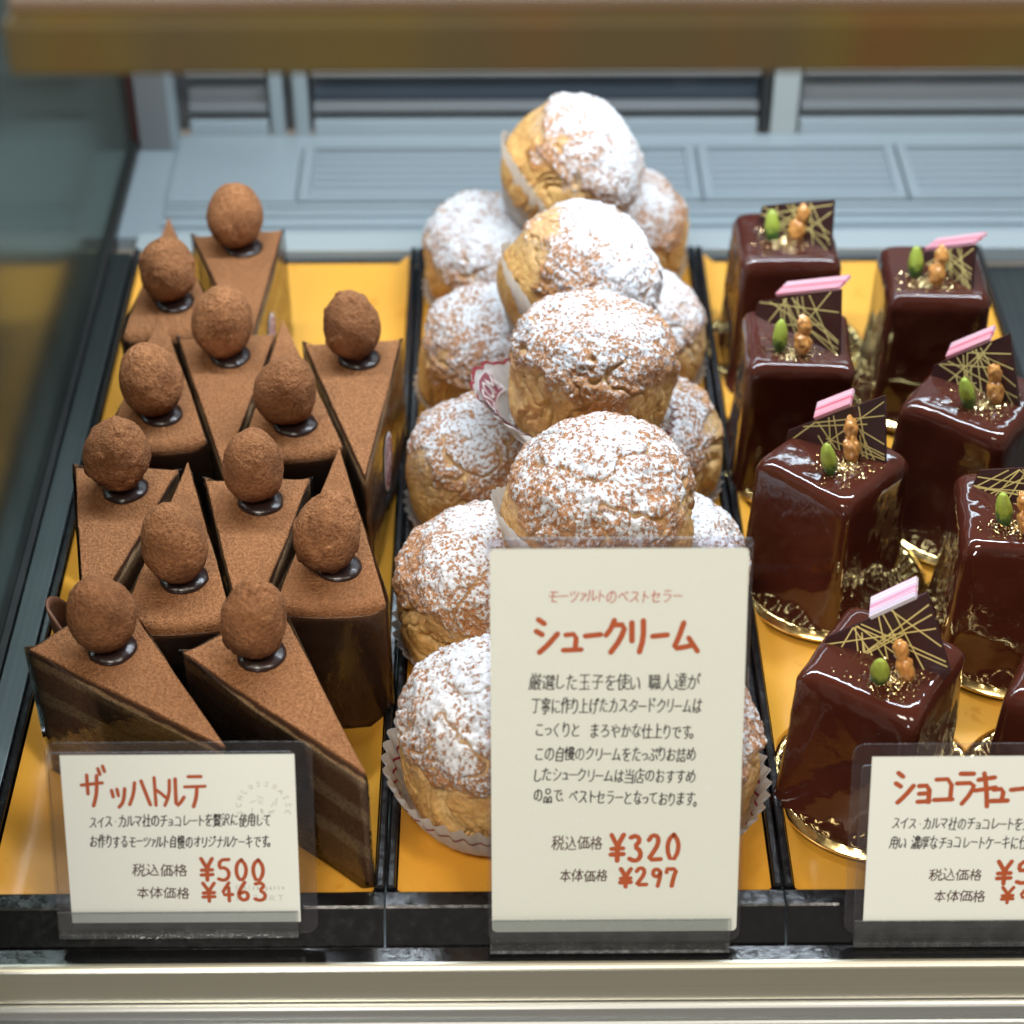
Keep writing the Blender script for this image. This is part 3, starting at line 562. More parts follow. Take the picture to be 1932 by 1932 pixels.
posts = [(-0.0965, -0.0880, "pale_metal", "left one of the two close pale door posts near the corner post"), (-0.0815, -0.0725, "pale_metal", "right one of the two close pale posts, touching the dark sliding door"),
         (0.2125, 0.2185, "dark_frame", "dark door post at the right edge of the dark sliding door"), (0.2195, 0.2360, "white_trim", "broad pale door post between the dark and the pale sliding door")]
for a, b, m, lab in posts:
    tag(box_obj("door_post", (a, b, 0.6190, 0.6270, -0.0100, 0.42), [m], None, bev=.0008), lab, "door post", "door posts at the back of the case")
# upper shelf
sh = empty("upper_shelf", "blurred brown wooden shelf edge across the top of the photo", "shelf")
box_obj("shelf_front", (-0.0836, 0.60, -0.0380, -0.0300, 0.3858, 0.4010), ["shelf_wood"], sh, bev=.001)
box_obj("shelf_board", (-0.0830, 0.60, -0.0297, 0.1800, 0.3930, 0.4035), ["shelf_top_wood"], sh)
# front rails of the case
rl = empty("front_rail", "brushed aluminium front rails with bright ridges along the bottom of the photo", "rail")
extrude_x("upper_rail", [(-.0268, -.0080), (-.0278, -.0081), (-.0288, -.0085), (-.0296, -.0091), (-.0300, -.0098), (-.0300, -.0288), (-.0298, -.0292), (-.0268, -.0292)], X0, X1, ["aluminium"], rl)
extrude_x("middle_rail", [(-.0268, -.0297), (-.0312, -.0297), (-.0322, -.0301), (-.0329, -.0307), (-.0331, -.0313), (-.0331, -.0358), (-.0268, -.0358)], X0, X1, ["aluminium_reflect_tint"], rl)
extrude_x("lower_rail", [(-.0268, -.0362), (-.0318, -.0362), (-.0318, -.0378), (-.0338, -.0379), (-.0348, -.0383), (-.0354, -.0389), (-.0356, -.0395), (-.0356, -.0520), (-.0268, -.0520)], X0, X1, ["aluminium_reflect_tint"], rl)
lg = extrude_x("front_ledge", [(-.0185, -.0092), (-.0265, -.0092), (-.0265, -.020), (-.0185, -.020)], X0, X1, ["black_tray"]); tag(lg, "glossy black ledge under the price cards", "ledge")

# trays
def tray(x0, x1, label, lab2, y1=0.4735):
    e = empty("black_tray", label, "tray", "black trays in the case", ((x0 + x1) / 2, 0.2, -.010))
    def loc(o): o.location = -Vector(e.location); return o
    a, b = x0 + .0004, x1 - .0004
    loc(box_obj("base", (a + .003, b - .003, .0005, y1 - .003, -.0100, -.0040), ["black_tray"], e))
    for s, nm in ((a, 'side_wall'), (b - .0036, 'side_wall')):
        loc(box_obj(nm, (s, s + .0036, .0005, y1, -.0100, .0050), ["black_tray"], e, bev=.0009))
    loc(box_obj("rear_wall", (a + .0038, b - .0038, y1 - .003, y1, -.0100, -.0030), ["black_tray"], e, bev=.0006))
    loc(extrude_x("front_lip", [(0.0, -.010), (0.0, .0026), (-.0012, .0036), (-.0078, .0036), (-.0088, .0030), (-.0182, -.0080), (-.0182, -.0100)], a, b, ["black_tray"], e))
    # liner: shallow upturned sides
    la, lb = x0 + .0048, x1 - .0048; ys = (.0012, y1 - .0045)
    n = 24; V = []; F = []
    for k in range(n + 1):
        u = k / n; x = la + (lb - la) * u; z = -.0036 + .006 * max(0, abs(u - .5) * 2 - .93) / .07
        V += [(x, ys[0], z), (x, ys[1], z), (x, ys[0], z - .0003), (x, ys[1], z - .0003)]
    for k in range(n):
        i = 4 * k; F += [(i, i + 4, i + 5, i + 1), (i + 2, i + 3, i + 7, i + 6)]
    o = link("tray_liner", mesh_np("tray_liner", V, F), None, ["gold_card_liner"]); tag(o, lab2, "tray liner", "golden liners in the trays")
tray(-0.1640, 0.0, "left black tray holding the cocoa dusted cake slices", "golden card liner under the cocoa dusted cake slices")
tray(0.0, 0.1600, "middle black tray holding the cream puffs", "golden card liner under the pile of cream puffs")
tray(0.1600, 0.3260, "right black tray holding the glazed chocolate cakes", "golden card liner under the glazed chocolate cakes")

# ------------------------------------------------------------------ cake slices
SL, SA, SH = .108, R(12.4), .0715
def slice_outline(grow=0.0):
    pts, kind = [], []
    c = np.array([.064, 0.])
    ns, na = 26, 22
    A = np.array([0., 0.]); B = np.array([SL * math.cos(SA), -SL * math.sin(SA)]); Cc = np.array([SL * math.cos(SA), SL * math.sin(SA)])
    for k in range(ns): pts.append(A + (B - A) * k / ns); kind.append(0)
    for k in range(na):
        a = -SA + 2 * SA * k / na; pts.append(np.array([SL * math.cos(a), SL * math.sin(a)])); kind.append(1)
    for k in range(ns): pts.append(Cc + (A - Cc) * k / ns); kind.append(0)
    P = np.array(pts)
    if grow:
        T = np.roll(P, -1, 0) - np.roll(P, 1, 0); N = np.stack([T[:, 1], -T[:, 0]], 1); N /= np.linalg.norm(N, axis=1)[:, None]
        P = P + N * grow
    return P, np.array(kind)
def slice_meshes(seed):
    P, kind = slice_outline(); n = len(P); G = np.array([.068, 0.]); rng = np.random.RandomState(seed)
    d = G - P; dl = np.linalg.norm(d, axis=1)[:, None]; d = d / dl
    # rounding radius: large at the arc, small on the cut sides
    soft = kind.astype(float)
    for _ in range(3): soft = (np.roll(soft, 1) + soft + np.roll(soft, -1)) / 3
    rad = .0007 + .0048 * soft
    def ring(off, z, amp=.0004, s=0):
        Q = P + d * np.minimum(off, dl[:, 0] * .9)[:, None]; V = np.column_stack([Q, z * np.ones(n)])
        nn = fbm(V * 120 + s, 3, seed); V[:, :2] += d * (nn * amp)[:, None]; V[:, 2] += 0
        return V
    # body
    rows = [ring(np.full(n, .0), z, .0007) for z in np.linspace(0, SH - .0062, 18)]
    ztop = SH - rad - .0001
    rows += [np.column_stack([rows[-1][:, :2], np.maximum(SH - .006, ztop - .0004)])]
    V = np.vstack(rows); F = []; mi = []
    for r in range(len(rows) - 1):
        for k in range(n):
            k2 = (k + 1) % n; F.append((r * n + k, r * n + k2, (r + 1) * n + k2, (r + 1) * n + k)); mi.append(1 if kind[k] else 0)
    F.append(tuple(range(n))[::-1]); mi.append(0)
    body = mesh_np("cake_body", V, F)
    body.polygons.foreach_set("material_index", mi)
    # cocoa top
    rows = []
    for a in np.linspace(0, math.pi / 2, 6):
        rows.append((rad * (1 - math.cos(a)) - .0003, SH - rad + rad * math.sin(a)))
    rows = [(np.full(n, -.0003), np.maximum(SH - .006, SH - rad - .0004) - .0003)] + rows
    VV = [ring(o, 0, .0005, 3) for o, z in rows]
    for v, (o, z) in zip(VV, rows): v[:, 2] = z
    last = VV[-1].copy()
    for s in np.linspace(0, 1, 22)[1:-1]:
        q = last.copy(); q[:, :2] = last[:, :2] + (G - last[:, :2]) * s; VV.append(q)
    V = np.vstack(VV); top = V[:, 2] > SH - .0012
    V[top, 2] += fbm(np.column_stack([V[top, :2] * 70, np.zeros(top.sum())]), 3, seed + 5) * .0005
    F = []
    for r in range(len(VV) - 1):
        for k in range(n):
            k2 = (k + 1) % n; F.append((r * n + k, r * n + k2, (r + 1) * n + k2, (r + 1) * n + k))
    V = np.vstack([V, [[G[0], 0, SH]]]); b = (len(VV) - 1) * n
    for k in range(n): F.append((b + k, b + (k + 1) % n, len(V) - 1))
    cocoa = mesh_np("cocoa_top", V, F)
    # film
    Q, kd = slice_outline(.0011); along = np.clip(np.linalg.norm(P, axis=1) / SL, 0, 1)
    top = SH - .0055 + (.0085 * np.clip((along - .55) / .45, 0, 1) ** 1.5) * (1 - .95 * soft)
    rows = []
    for f in np.linspace(0, 1, 7):
        wob = fbm(np.column_stack([Q * 45, np.full(n, f * 3.)]), 2, seed + 9)[:, None] * .0005
        rows.append(np.column_stack([Q - d * (.0006 + np.abs(wob)), .0005 + f * top]))
    V = np.vstack(rows); F = []
    for r in range(6):
        for k in range(n):
            k2 = (k + 1) % n; F.append((r * n + k, r * n + k2, (r + 1) * n + k2, (r + 1) * n + k))
    top2 = rows[-1].copy(); top2[:, 2] += .00035; V = np.vstack([V, top2])
    for k in range(n): F.append((6 * n + k, 6 * n + (k + 1) % n, 7 * n + (k + 1) % n, 7 * n + k))
    film = mesh_np("film_wrap", V, F); film.polygons.foreach_set("material_index", [0] * (6 * n) + [1] * n)
    return body, cocoa, film
def truffle_mesh(seed):
    D, F = ICO6
    r = 1 + .08 * fbm(D * 1.1, 2, seed) + .018 * fbm(D * 4, 3, seed + 3) + .020 * fbm(D * 14, 3, seed + 7)
    f = sstep(.72, .78, vnoise(D * 3.1 + 5, seed + 20) * .5 + .5); r += f * (.05 if seed % 2 else .015)
    V = D * r[:, None] * np.array([.0130, .0130, .0172]); V[:, :2] *= (1 - .10 * (V[:, 2] / .0172))[:, None]
    return mesh_np("truffle", V, F)
def ganache_mesh(seed):
    D, F = ICO5; r = 1 + .07 * fbm(np.column_stack([D[:, :2] * 1.5, np.zeros(len(D))]), 3, seed)
    V = D * np.array([.0102, .0098, .0034]) * r[:, None]; V[:, 2] = np.maximum(V[:, 2], -.001); return mesh_np("ganache", V, F)
SLM = [slice_meshes(100 + k) for k in range(4)]; TRM = [truffle_mesh(40 + k) for k in range(5)]; GAM = [ganache_mesh(70 + k) for k in range(3)]
SLICES = [  # apex x, y, heading, truffle distance, label
    (-0.0756, 0.2849, 98.2, .0905, "cake slice at the back of the tray whose right side faces the bare golden liner"),
    (-0.1290, 0.4055, -82.6, .0800, "rearmost cake slice pointing away, nearest the steel strip at the back"),
    (-0.0776, 0.1885, 95.0, .0885, "cake slice pointing forwards between the rear slices and the lone right slice"),
    (-0.0141, 0.1850, 95.9, .0905, "cake slice standing alone at the right with a pink print on its wrap"),
    (-0.0608, 0.3100, -83.2, .0860, "cake slice pointing away, wedged tightly in front of the lone right slice"),
    (-0.1218, 0.3150, -84.4, .0840, "cake slice pointing away behind the slice at the tray's left edge"),
    (-0.1250, 0.0855, 88.3, .0895, "cake slice pointing forwards at the left edge beside a dark chocolate flap"),
    (-0.0578, 0.0772, 92.3, .0895, "cake slice pointing forwards in the middle, apex ending behind the front slices"),
    (-0.0268, 0.2058, -88.7, .0820, "cake slice at the right whose rounded brown back wall faces the viewer fully"),
    (-0.0950, 0.1961, -86.3, .0790, "cake slice pointing away behind the front left slice, back wall half hidden"),
    (-0.0600, 0.0175, 134.0, .0810, "front left cake slice rising behind the small price card"),
    (-0.0052, 0.0035, 126.0, .0850, "front cake slice with its layered cut side showing right of the small price card")]
rs = random.Random(5)
for i, (x, y, hd, td, lab) in enumerate(SLICES):
    e = empty("cake_slice", lab, "cake slice", "cocoa dusted cake slices with a truffle", (x, y, -.0030), (0, 0, R(hd)))
    e.scale = (1, 1, (1.0, .985, 1.012, 1.0, .985, 1.0, 1.01, 1.008, .99, .985, 1.0, 1.0)[i])
    if i > 9: e.scale = (.95, .99, 1)
    b, c, f = SLM[i % 4]
    for nm, me, mats in (("cake_body", b, ["cake_layers", "cake_wall"]), ("cocoa_top", c, ["cocoa"]), ("film_wrap", f, ["film", "acrylic_edge"])):
        if not me.materials:
            for m in mats: me.materials.append(M[m])
        o = bpy.data.objects.new(nm, me); COL.objects.link(o); o.parent = e
    g = bpy.data.objects.new("ganache", GAM[i % 3]); COL.objects.link(g); g.parent = e; g.location = (td, 0, SH + .0003); g.rotation_euler = (0, 0, rs.uniform(0, 6))
    if not GAM[i % 3].materials: GAM[i % 3].materials.append(M["ganache"])
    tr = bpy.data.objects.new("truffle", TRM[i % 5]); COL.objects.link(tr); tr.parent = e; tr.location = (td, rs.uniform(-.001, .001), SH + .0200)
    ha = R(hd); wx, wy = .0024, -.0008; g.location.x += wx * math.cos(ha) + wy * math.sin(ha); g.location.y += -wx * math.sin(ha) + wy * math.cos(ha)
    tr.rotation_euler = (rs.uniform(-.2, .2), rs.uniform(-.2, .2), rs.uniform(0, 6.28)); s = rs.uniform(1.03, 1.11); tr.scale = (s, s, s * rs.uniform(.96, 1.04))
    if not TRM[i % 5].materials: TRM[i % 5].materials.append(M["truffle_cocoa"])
    if i in (0, 3):  # printed emblem on the wrap's right-hand side: a red ring and bars on a pale oval
        side = -1
        def on(u, v, off=.0019): # u along the side from the apex, v up
            a = side * SA; nx, ny = -math.sin(a) * -1, 0
            dirv = np.array([math.cos(a), math.sin(a)]); nrm = np.array([math.sin(a), -math.cos(a)]) if side < 0 else np.array([-math.sin(a), math.cos(a)])
            q = dirv * u + nrm * off; return (q[0], q[1], v)
        bm = bmesh.new(); bm2 = bmesh.new(); cu, cv, ra, rb = .050, .040, .011, .016
        bm.faces.new([bm.verts.new(on(cu + ra * math.cos(a), cv + rb * math.sin(a))) for a in np.linspace(0, 2 * math.pi, 33)[:-1]])
        for (q0, q1) in ((.72, .86), (.52, .60)):
            A = np.linspace(0, 2 * math.pi, 33)
            for a0, a1 in zip(A, A[1:]):
                bm2.faces.new([bm2.verts.new(on(cu + ra * q * math.cos(a), cv + rb * q * math.sin(a), .0022)) for q, a in ((q0, a0), (q1, a0), (q1, a1), (q0, a1))])
        for k in (-1, 0, 1):
            bm2.faces.new([bm2.verts.new(on(cu + du, cv + dv, .0022)) for du, dv in ((-.004, k * .005 - .0012), (.004, k * .005 - .0012), (.004, k * .005 + .0012), (-.004, k * .005 + .0012))])
        link("printed_seal", bm_mesh("printed_seal", bm), e, ["banner_white"]); link("printed_ring", bm_mesh("printed_ring", bm2), e, ["banner_red"])
    if i == 6:       # dark wrap corner folded out beside the apex
        V, F = [], []; n1, n2 = 14, 10
        for a in range(n1 + 1):
            for bb in range(n2 + 1):
                u = a / n1; v = bb / n2; hgt = .056 * (1 - (2 * abs(v - .5)) ** 3 * .35)
                V.append((.012 + .030 * v, .0075 + .0075 * v + .011 * math.sin(math.pi * v) * (.6 + .4 * u), .003 + hgt * u))
        for a in range(n1):
            for bb in range(n2): i0 = a * (n2 + 1) + bb; F.append((i0, i0 + 1, i0 + n2 + 2, i0 + n2 + 1))
        fl_ = link("chocolate_flap", mesh_np("chocolate_flap", V, F), e, ["cake_wall"])
        md = fl_.modifiers.new("thick", 'SOLIDIFY'); md.thickness = .0012

# ------------------------------------------------------------------ cream puffs
PR, PU, PD = .0368, .0340, .0330
def puff_mesh(seed):
    D, F = ICO7
    z = D[:, 2]
    zb = .34 + .60 * fbm(D * 1.5, 3, seed) + .10 * fbm(D * 6, 2, seed + 30)
    cap = sstep(-.06, .08, z - zb)
    # barrel-like body: fuller than a ball below the crust
    q = np.abs(D); full = 1 / (np.sqrt(D[:, 0] ** 2 + D[:, 1] ** 2) ** 2.6 + q[:, 2] ** 2.6 + 1e-9) ** (1 / 2.6)
    base = np.where(z[:, None] > 0, np.array([PR, PR, PU]), np.array([PR, PR, PD]))
    low = 1 + .085 * fbm(D * 1.2, 2, seed + 1)
    bump = np.clip(1 - worley(D * 11 + 3, seed + 2) * 1.35, -.2, 1) * .45 + np.clip(1 - worley(D * 23, seed + 3) * 1.3, -.2, 1) * .55
    cl = fbm(D * 5, 4, seed + 4)
    ang = np.arctan2(D[:, 1], D[:, 0]) + .5 * fbm(D * 1.3, 2, seed + 12)
    wr = np.abs(fbm(np.column_stack([np.cos(ang) * 2.3, np.sin(ang) * 2.3, z * .55]), 3, seed + 5)); crease = np.exp(-(wr / .055) ** 2) * (1 - cap)
    crack = np.exp(-(np.abs(fbm(D * 1.7, 3, seed + 6)) / .026) ** 2) * sstep(-.25, .15, vnoise(D * 1.4, seed + 8))
    r = full * low + cap * (.022 + .038 * bump + .060 * cl) - .085 * crease - .085 * crack + .012 * fbm(D * 20, 3, seed + 7) + (1 - cap) * .018 * fbm(np.column_stack([np.cos(ang) * 4, np.sin(ang) * 4, z]), 3, seed + 15)
    V = D * base * r[:, None]; V[:, 2] = np.maximum(V[:, 2], -PD * .90 + .001 * D[:, 2])
    me = mesh_np("choux_shell", V, F); set_attr(me, "cap", cap * (1 - .8 * crack)); set_attr(me, "bump", bump - .3 - crack); set_attr(me, "rise", z); set_attr(me, "crease", np.maximum(crease * .8, crack))
    return me
PUM = [puff_mesh(200 + 13 * k) for k in range(5)]
LOBE = R(203)
def cup_pt(th, h, flare, hug, side):
    """paper cup surface: th around, h 0..1 up the wall; one lobe may flare out (side[0]) and stand taller (side[1])"""
    lobe = max(0, math.cos(th - LOBE)) ** 1.4
    r = .0285 + (.0095 + flare) * h ** .75 + lobe * side[0] * h
    fl = .0013 * h * (1 - (.85 * lobe if side[0] > .001 else 0))
    r += fl * math.sin(38 * th)
    z = -PD * .92 + (hug + lobe * side[1]) * h + .0005 * math.sin(38 * th + 1.2) * h
    return Vector((r * math.cos(th), r * math.sin(th), z))
def cup_mesh(flare, hug, side, seed):
    nt, nh = 228, 10; V = []; F = []
    for j in range(nh + 1):
        for k in range(nt): V.append(cup_pt(2 * math.pi * k / nt, j / nh, flare, hug, side))
    for j in range(nh):
        for k in range(nt):
            k2 = (k + 1) % nt; F.append((j * nt + k, j * nt + k2, (j + 1) * nt + k2, (j + 1) * nt + k))
    F.append(tuple(range(nt))[::-1])
    return mesh_np("paper_cup", V, F)
def cup_line(flare, hug, side):
    """the dark red wavy line printed round the cup wall, on both faces of the paper"""
    bm = bmesh.new(); nt = 456
    for off in (.00025, -.00025):
        prev = None
        for k in range(nt + 1):
            th = 2 * math.pi * k / nt; hh = (.66 if side[0] < .01 else .988) + .008 * math.sin(9 * th) + .02 * math.sin(23 * th)
            pr = []
            for dh in (-.022, .022):
                p = cup_pt(th, hh + dh, flare, hug, side); q = Vector((p.x, p.y, 0)).normalized(); pr.append(bm.verts.new(p + q * off))
            if prev: bm.faces.new((prev[0], pr[0], pr[1], prev[1]))
            prev = pr
    return bm_mesh("printed_line", bm)
CUPS = {}
def cup(kind):
    if kind not in CUPS:
        fl_, hug, side = {"low": (.0010, .017, (0, 0)), "front": (.0035, .024, (0, 0)), "lean": (.0000, .014, (.0035, .030)), "logo": (.0000, .013, (.0165, .020))}[kind]
        a, b = cup_mesh(fl_, hug, side, 1), cup_line(fl_, hug, side)
        a.materials.append(M["cup_paper"]); b.materials.append(M["cup_print"]); CUPS[kind] = (a, b, (fl_, hug, side))
    return CUPS[kind]
PUFFS = [  # x, y, z, scale, tilt x, tilt y, spin, mesh, cup, sugary, label
    (.0425, .0500, .0370, 1.06, 0, 0, 20, 0, "front", 1, "front cream puff in a pleated cup, half hidden by the tall card's left edge"),
    (.0390, .1470, .0300, 1.06, 0, -3, 140, 1, "low", 0, "bottom cream puff cut off by the tall card's left upper edge"),
    (.0370, .2370, .0280, .97, 2, -6, 250, 2, "low", 0, "bottom cream puff left of the printed paper wrap with the red banner"),
    (.0395, .3300, .0290, .96, 0, -4, 80, 3, "low", 0, "bottom cream puff left of the brightest puff, next to the tray's left rim"),
    (.0400, .4230, .0285, .95, 4, -8, 300, 4, "low", 1, "rearmost bottom cream puff on the left with thick white sugar"),
    (.1140, .0430, .0335, 1.04, 0, 3, 200, 2, "front", 0, "cream puff behind the tall price card, only its right edge showing"),
    (.1200, .1600, .0290, 1.0, 0, 4, 30, 4, "low", 1, "bottom cream puff peeping out over the tall card's upper right corner"),
    (.1190, .2520, .0295, .98, 0, 5, 120, 1, "low", 0, "bottom cream puff on the right, nearest the glazed cakes halfway along the tray"),
    (.1190, .3480, .0290, .97, 0, 5, 210, 0, "low", 1, "bottom cream puff right of the brightest puff and its neighbour"),
    (.1170, .4480, .0290, .96, 0, 6, 330, 3, "low", 0, "rearmost bottom cream puff on the right, half hidden by the topmost puff"),
    (.0850, .4250, .0850, .99, 8, 16, 75, 3, "lean", 1, "topmost cream puff at the back of the pile leaning to the right"),
    (.0865, .3170, .0840, 1.03, 8, 14, 190, 1, "lean", 1, "second cream puff from the back of the top row, brightest with sugar"),
    (.0895, .2360, .0845, 1.05, -2, 2, 320, 4, "logo", 0, "cream puff wrapped in paper printed with a red name banner"),
    (.0890, .1400, .0820, 1.12, -2, 0, 65, 0, "lean", 0, "cream puff rising right above the upper edge of the tall price card")]
PUS = {}
SHELL_TILT = {10: (R(-6), R(30), 0), 11: (R(-4), R(24), 0), 1: (0, R(10), 0), 2: (R(4), R(12), 0), 3: (R(6), R(14), 0), 4: (R(10), R(12), 0), 7: (R(10), R(-14), 0), 9: (R(10), R(-8), 0), 13: (R(6), 0, 0), 12: (R(-3), R(3), 0)}
for i, (x, y, z, s, tx, ty, sp, mi, ck, sg, lab) in enumerate(PUFFS):
    e = empty("cream_puff", lab, "cream puff", "sugar dusted cream puffs piled on the middle tray", (x, y, z), (R(tx), R(ty), 0)); e.scale = (s, s, s * (1.13 if i == 0 else 1.0))
    key = (mi, sg)
    if key not in PUS:
        me = PUM[mi] if not PUM[mi].materials else PUM[mi].copy()
        me.materials.clear(); me.materials.append(M["choux_sugary" if sg else "choux"]); PUS[key] = me
    o = bpy.data.objects.new("choux_shell", PUS[key]); COL.objects.link(o); o.parent = e; o.rotation_euler = (Euler(SHELL_TILT.get(i, (0, 0, 0))).to_matrix() @ Euler((0, 0, R(sp))).to_matrix()).to_euler()
    a, b, par = cup(ck)
    c = bpy.data.objects.new("paper_cup", a); COL.objects.link(c); c.parent = e
    if ck in ("front", "logo"):
        l = bpy.data.objects.new("printed_line", b); COL.objects.link(l); l.parent = c
    if ck == "logo":
        # red banner with the shop's lettering, seen mirrored through the paper
        TH0, TH1 = R(160), R(232)
        def onb(u, v, off):   # u 0..1 along the rim from the back to the front, v 0..1 outwards up the flared wall
            p = cup_pt(TH0 + (TH1 - TH0) * u, (.56 + .32 * v), par[0], par[1], par[2]); q = Vector((-p.x, -p.y, .03)).normalized(); return p + q * off
        def patch(poly, off, mat, name, nsub=6):
            bm = bmesh.new(); vs = [bm.verts.new((u, v, 0)) for u, v in poly]; bm.faces.new(vs)
            bmesh.ops.triangulate(bm, faces=bm.faces[:]); bmesh.ops.subdivide_edges(bm, edges=bm.edges[:], cuts=nsub, use_grid_fill=True)
            for w_ in bm.verts: w_.co = onb(w_.co.x, w_.co.y, off)
            return link(name, bm_mesh(name, bm), c, [mat])
        patch([(.0, -.10), (.06, .5), (.0, 1.10), (1.0, 1.10), (.94, .5), (1.0, -.10)], .0009, "banner_white", "banner_border")
        patch([(.035, -.02), (.09, .5), (.035, 1.02), (.965, 1.02), (.91, .5), (.965, -.02)], .0012, "banner_red", "banner")
        LET = {"M": [[(0, 0), (0, 1), (.5, .35), (1, 1), (1, 0)]], "O": [[(.5, 0), (.1, .2), (0, .5), (.1, .8), (.5, 1), (.9, .8), (1, .5), (.9, .2), (.5, 0)]], "Z": [[(0, 1), (1, 1), (0, 0), (1, 0)]],
               "A": [[(0, 0), (.5, 1), (1, 0)], [(.2, .35), (.8, .35)]], "R": [[(0, 0), (0, 1), (.7, 1), (.95, .8), (.7, .52), (0, .5)], [(.45, .5), (1, 0)]], "T": [[(0, 1), (1, 1)], [(.5, 1), (.5, 0)]]}
        bm = bmesh.new()
        for k, ch in enumerate("MOZART"):
            u0 = .115 + k * .130; u1 = u0 + .095
            for st in LET[ch]:
                pts = [(u0 + (u1 - u0) * a_, (.14 + .70 * b_)) for a_, b_ in st]
                dense = []
                for p0, p1 in zip(pts, pts[1:]):
                    for f_ in np.linspace(0, 1, 5)[:-1]: dense.append((p0[0] + (p1[0] - p0[0]) * f_, p0[1] + (p1[1] - p0[1]) * f_))
                dense.append(pts[-1]); ww = .020; asp = .16   # one unit of v is this share of a unit of u on the paper
                for (a0, b0), (a1, b1) in zip(dense, dense[1:]):
                    dx, dy = (a1 - a0), (b1 - b0) * asp; L_ = math.hypot(dx, dy) + 1e-9; nx, ny = -dy / L_ * ww / 2, dx / L_ * ww / 2 / asp
                    ex, ey = dx / L_ * ww * .3, dy / L_ * ww * .3 / asp
                    q = [(a0 - ex + nx, b0 - ey + ny), (a0 - ex - nx, b0 - ey - ny), (a1 + ex - nx, b1 + ey - ny), (a1 + ex + nx, b1 + ey + ny)]
                    _LIFT[0] = (_LIFT[0] + 1) % 9
                    bm.faces.new([bm.verts.new(onb(u_, v_, .0014 + _LIFT[0] * .00001)) for u_, v_ in q])
        link("banner_lettering", bm_mesh("banner_lettering", bm), c, ["banner_white"])

# ------------------------------------------------------------------ glazed chocolate cakes
CH = .0775
def glaze_mesh(seed):
    nt = 132; rng = np.random.RandomState(seed); th = np.linspace(0, 2 * math.pi, nt, endpoint=False)
    def sq(n_): return 1 / (np.abs(np.cos(th)) ** n_ + np.abs(np.sin(th)) ** n_) ** (1 / n_)
    cs, sn = np.cos(th), np.sin(th)
    drip = .5 + .5 * vnoise(np.column_stack([cs * 4.2, sn * 4.2, np.zeros(nt)]), seed)
    V = []
    rows = []
    zs = [0, .0012, .003, .006, .010, .016] + list(np.linspace(.022, CH - .006, 16))
    for z in zs:
        half = .0283 + (.0256 - .0283) * z / CH
        fl = np.exp(-z / .0045) * (.0010 + .0055 * drip)
        rows.append((half * sq(13) + fl, np.full(nt, z)))
    hb = .0256 + (.0283 - .0256) * .006 / CH
    for a in np.linspace(0, math.pi / 2, 8)[1:]:
        rows.append(((hb - .0052 * (1 - math.cos(a)) - .0004) * sq(13 - 5 * math.sin(a)), np.full(nt, CH - .006 + .006 * math.sin(a))))
    last = rows[-1][0]
    for s in np.linspace(1, 0, 14)[1:-1]: rows.append((last * s, np.full(nt, CH + .0004 * (1 - s))))
    for r, z in rows: V.append(np.column_stack([r * cs, r * sn, z]))
    V = np.vstack(V); N = V.copy(); N[:, 2] -= .03; N /= np.linalg.norm(N, axis=1)[:, None] + 1e-9
    amp = 1 - .8 * sstep(CH - .004, CH - .0005, V[:, 2]); V += N * amp[:, None] * (fbm(V * np.array([55, 55, 24]), 3, seed + 1) * .0013 + fbm(V * 150, 2, seed + 2) * .00025)[:, None]
    F = []; nr = len(rows)
    for r in range(nr - 1):
        for k in range(nt):
            k2 = (k + 1) % nt; F.append((r * nt + k, r * nt + k2, (r + 1) * nt + k2, (r + 1) * nt + k))
    V = np.vstack([V, [[0, 0, CH + .0004]]]); b = (nr - 1) * nt
    for k in range(nt): F.append((b + k, b + (k + 1) % nt, len(V) - 1))
    F.append(tuple(range(nt))[::-1])
    return mesh_np("glazed_body", V, F)
def board_mesh():
    nt = 192; prof = [(.0, .0), (.034, .0), (.0362, .0006), (.0400, .0052), (.0415, .0062), (.0425, .0060), (.0438, .0048), (.0450, .0042), (.0457, .0033), (.0450, .0026), (.0430, .0022), (.037, -.0008), (.0, -.0008)]
    V, F = [], []
    for j, (r, z) in enumerate(prof):
        for k in range(nt):
            a = 2 * math.pi * k / nt; w = (.0007 * math.cos(40 * a)) if 2 <= j <= 4 else 0
            V.append(((r + w) * math.cos(a), (r + w) * math.sin(a), z + abs(w) * .4))
    for j in range(len(prof) - 1):
        for k in range(nt):
            k2 = (k + 1) % nt; F.append((j * nt + k, j * nt + k2, (j + 1) * nt + k2, (j + 1) * nt + k))
    return mesh_np("gold_board", V, F)
GLM = [glaze_mesh(300 + k) for k in range(4)]; BOARD = board_mesh(); BOARD.materials.append(M["gold_foil"])
for g in GLM: g.materials.append(M["glaze"])
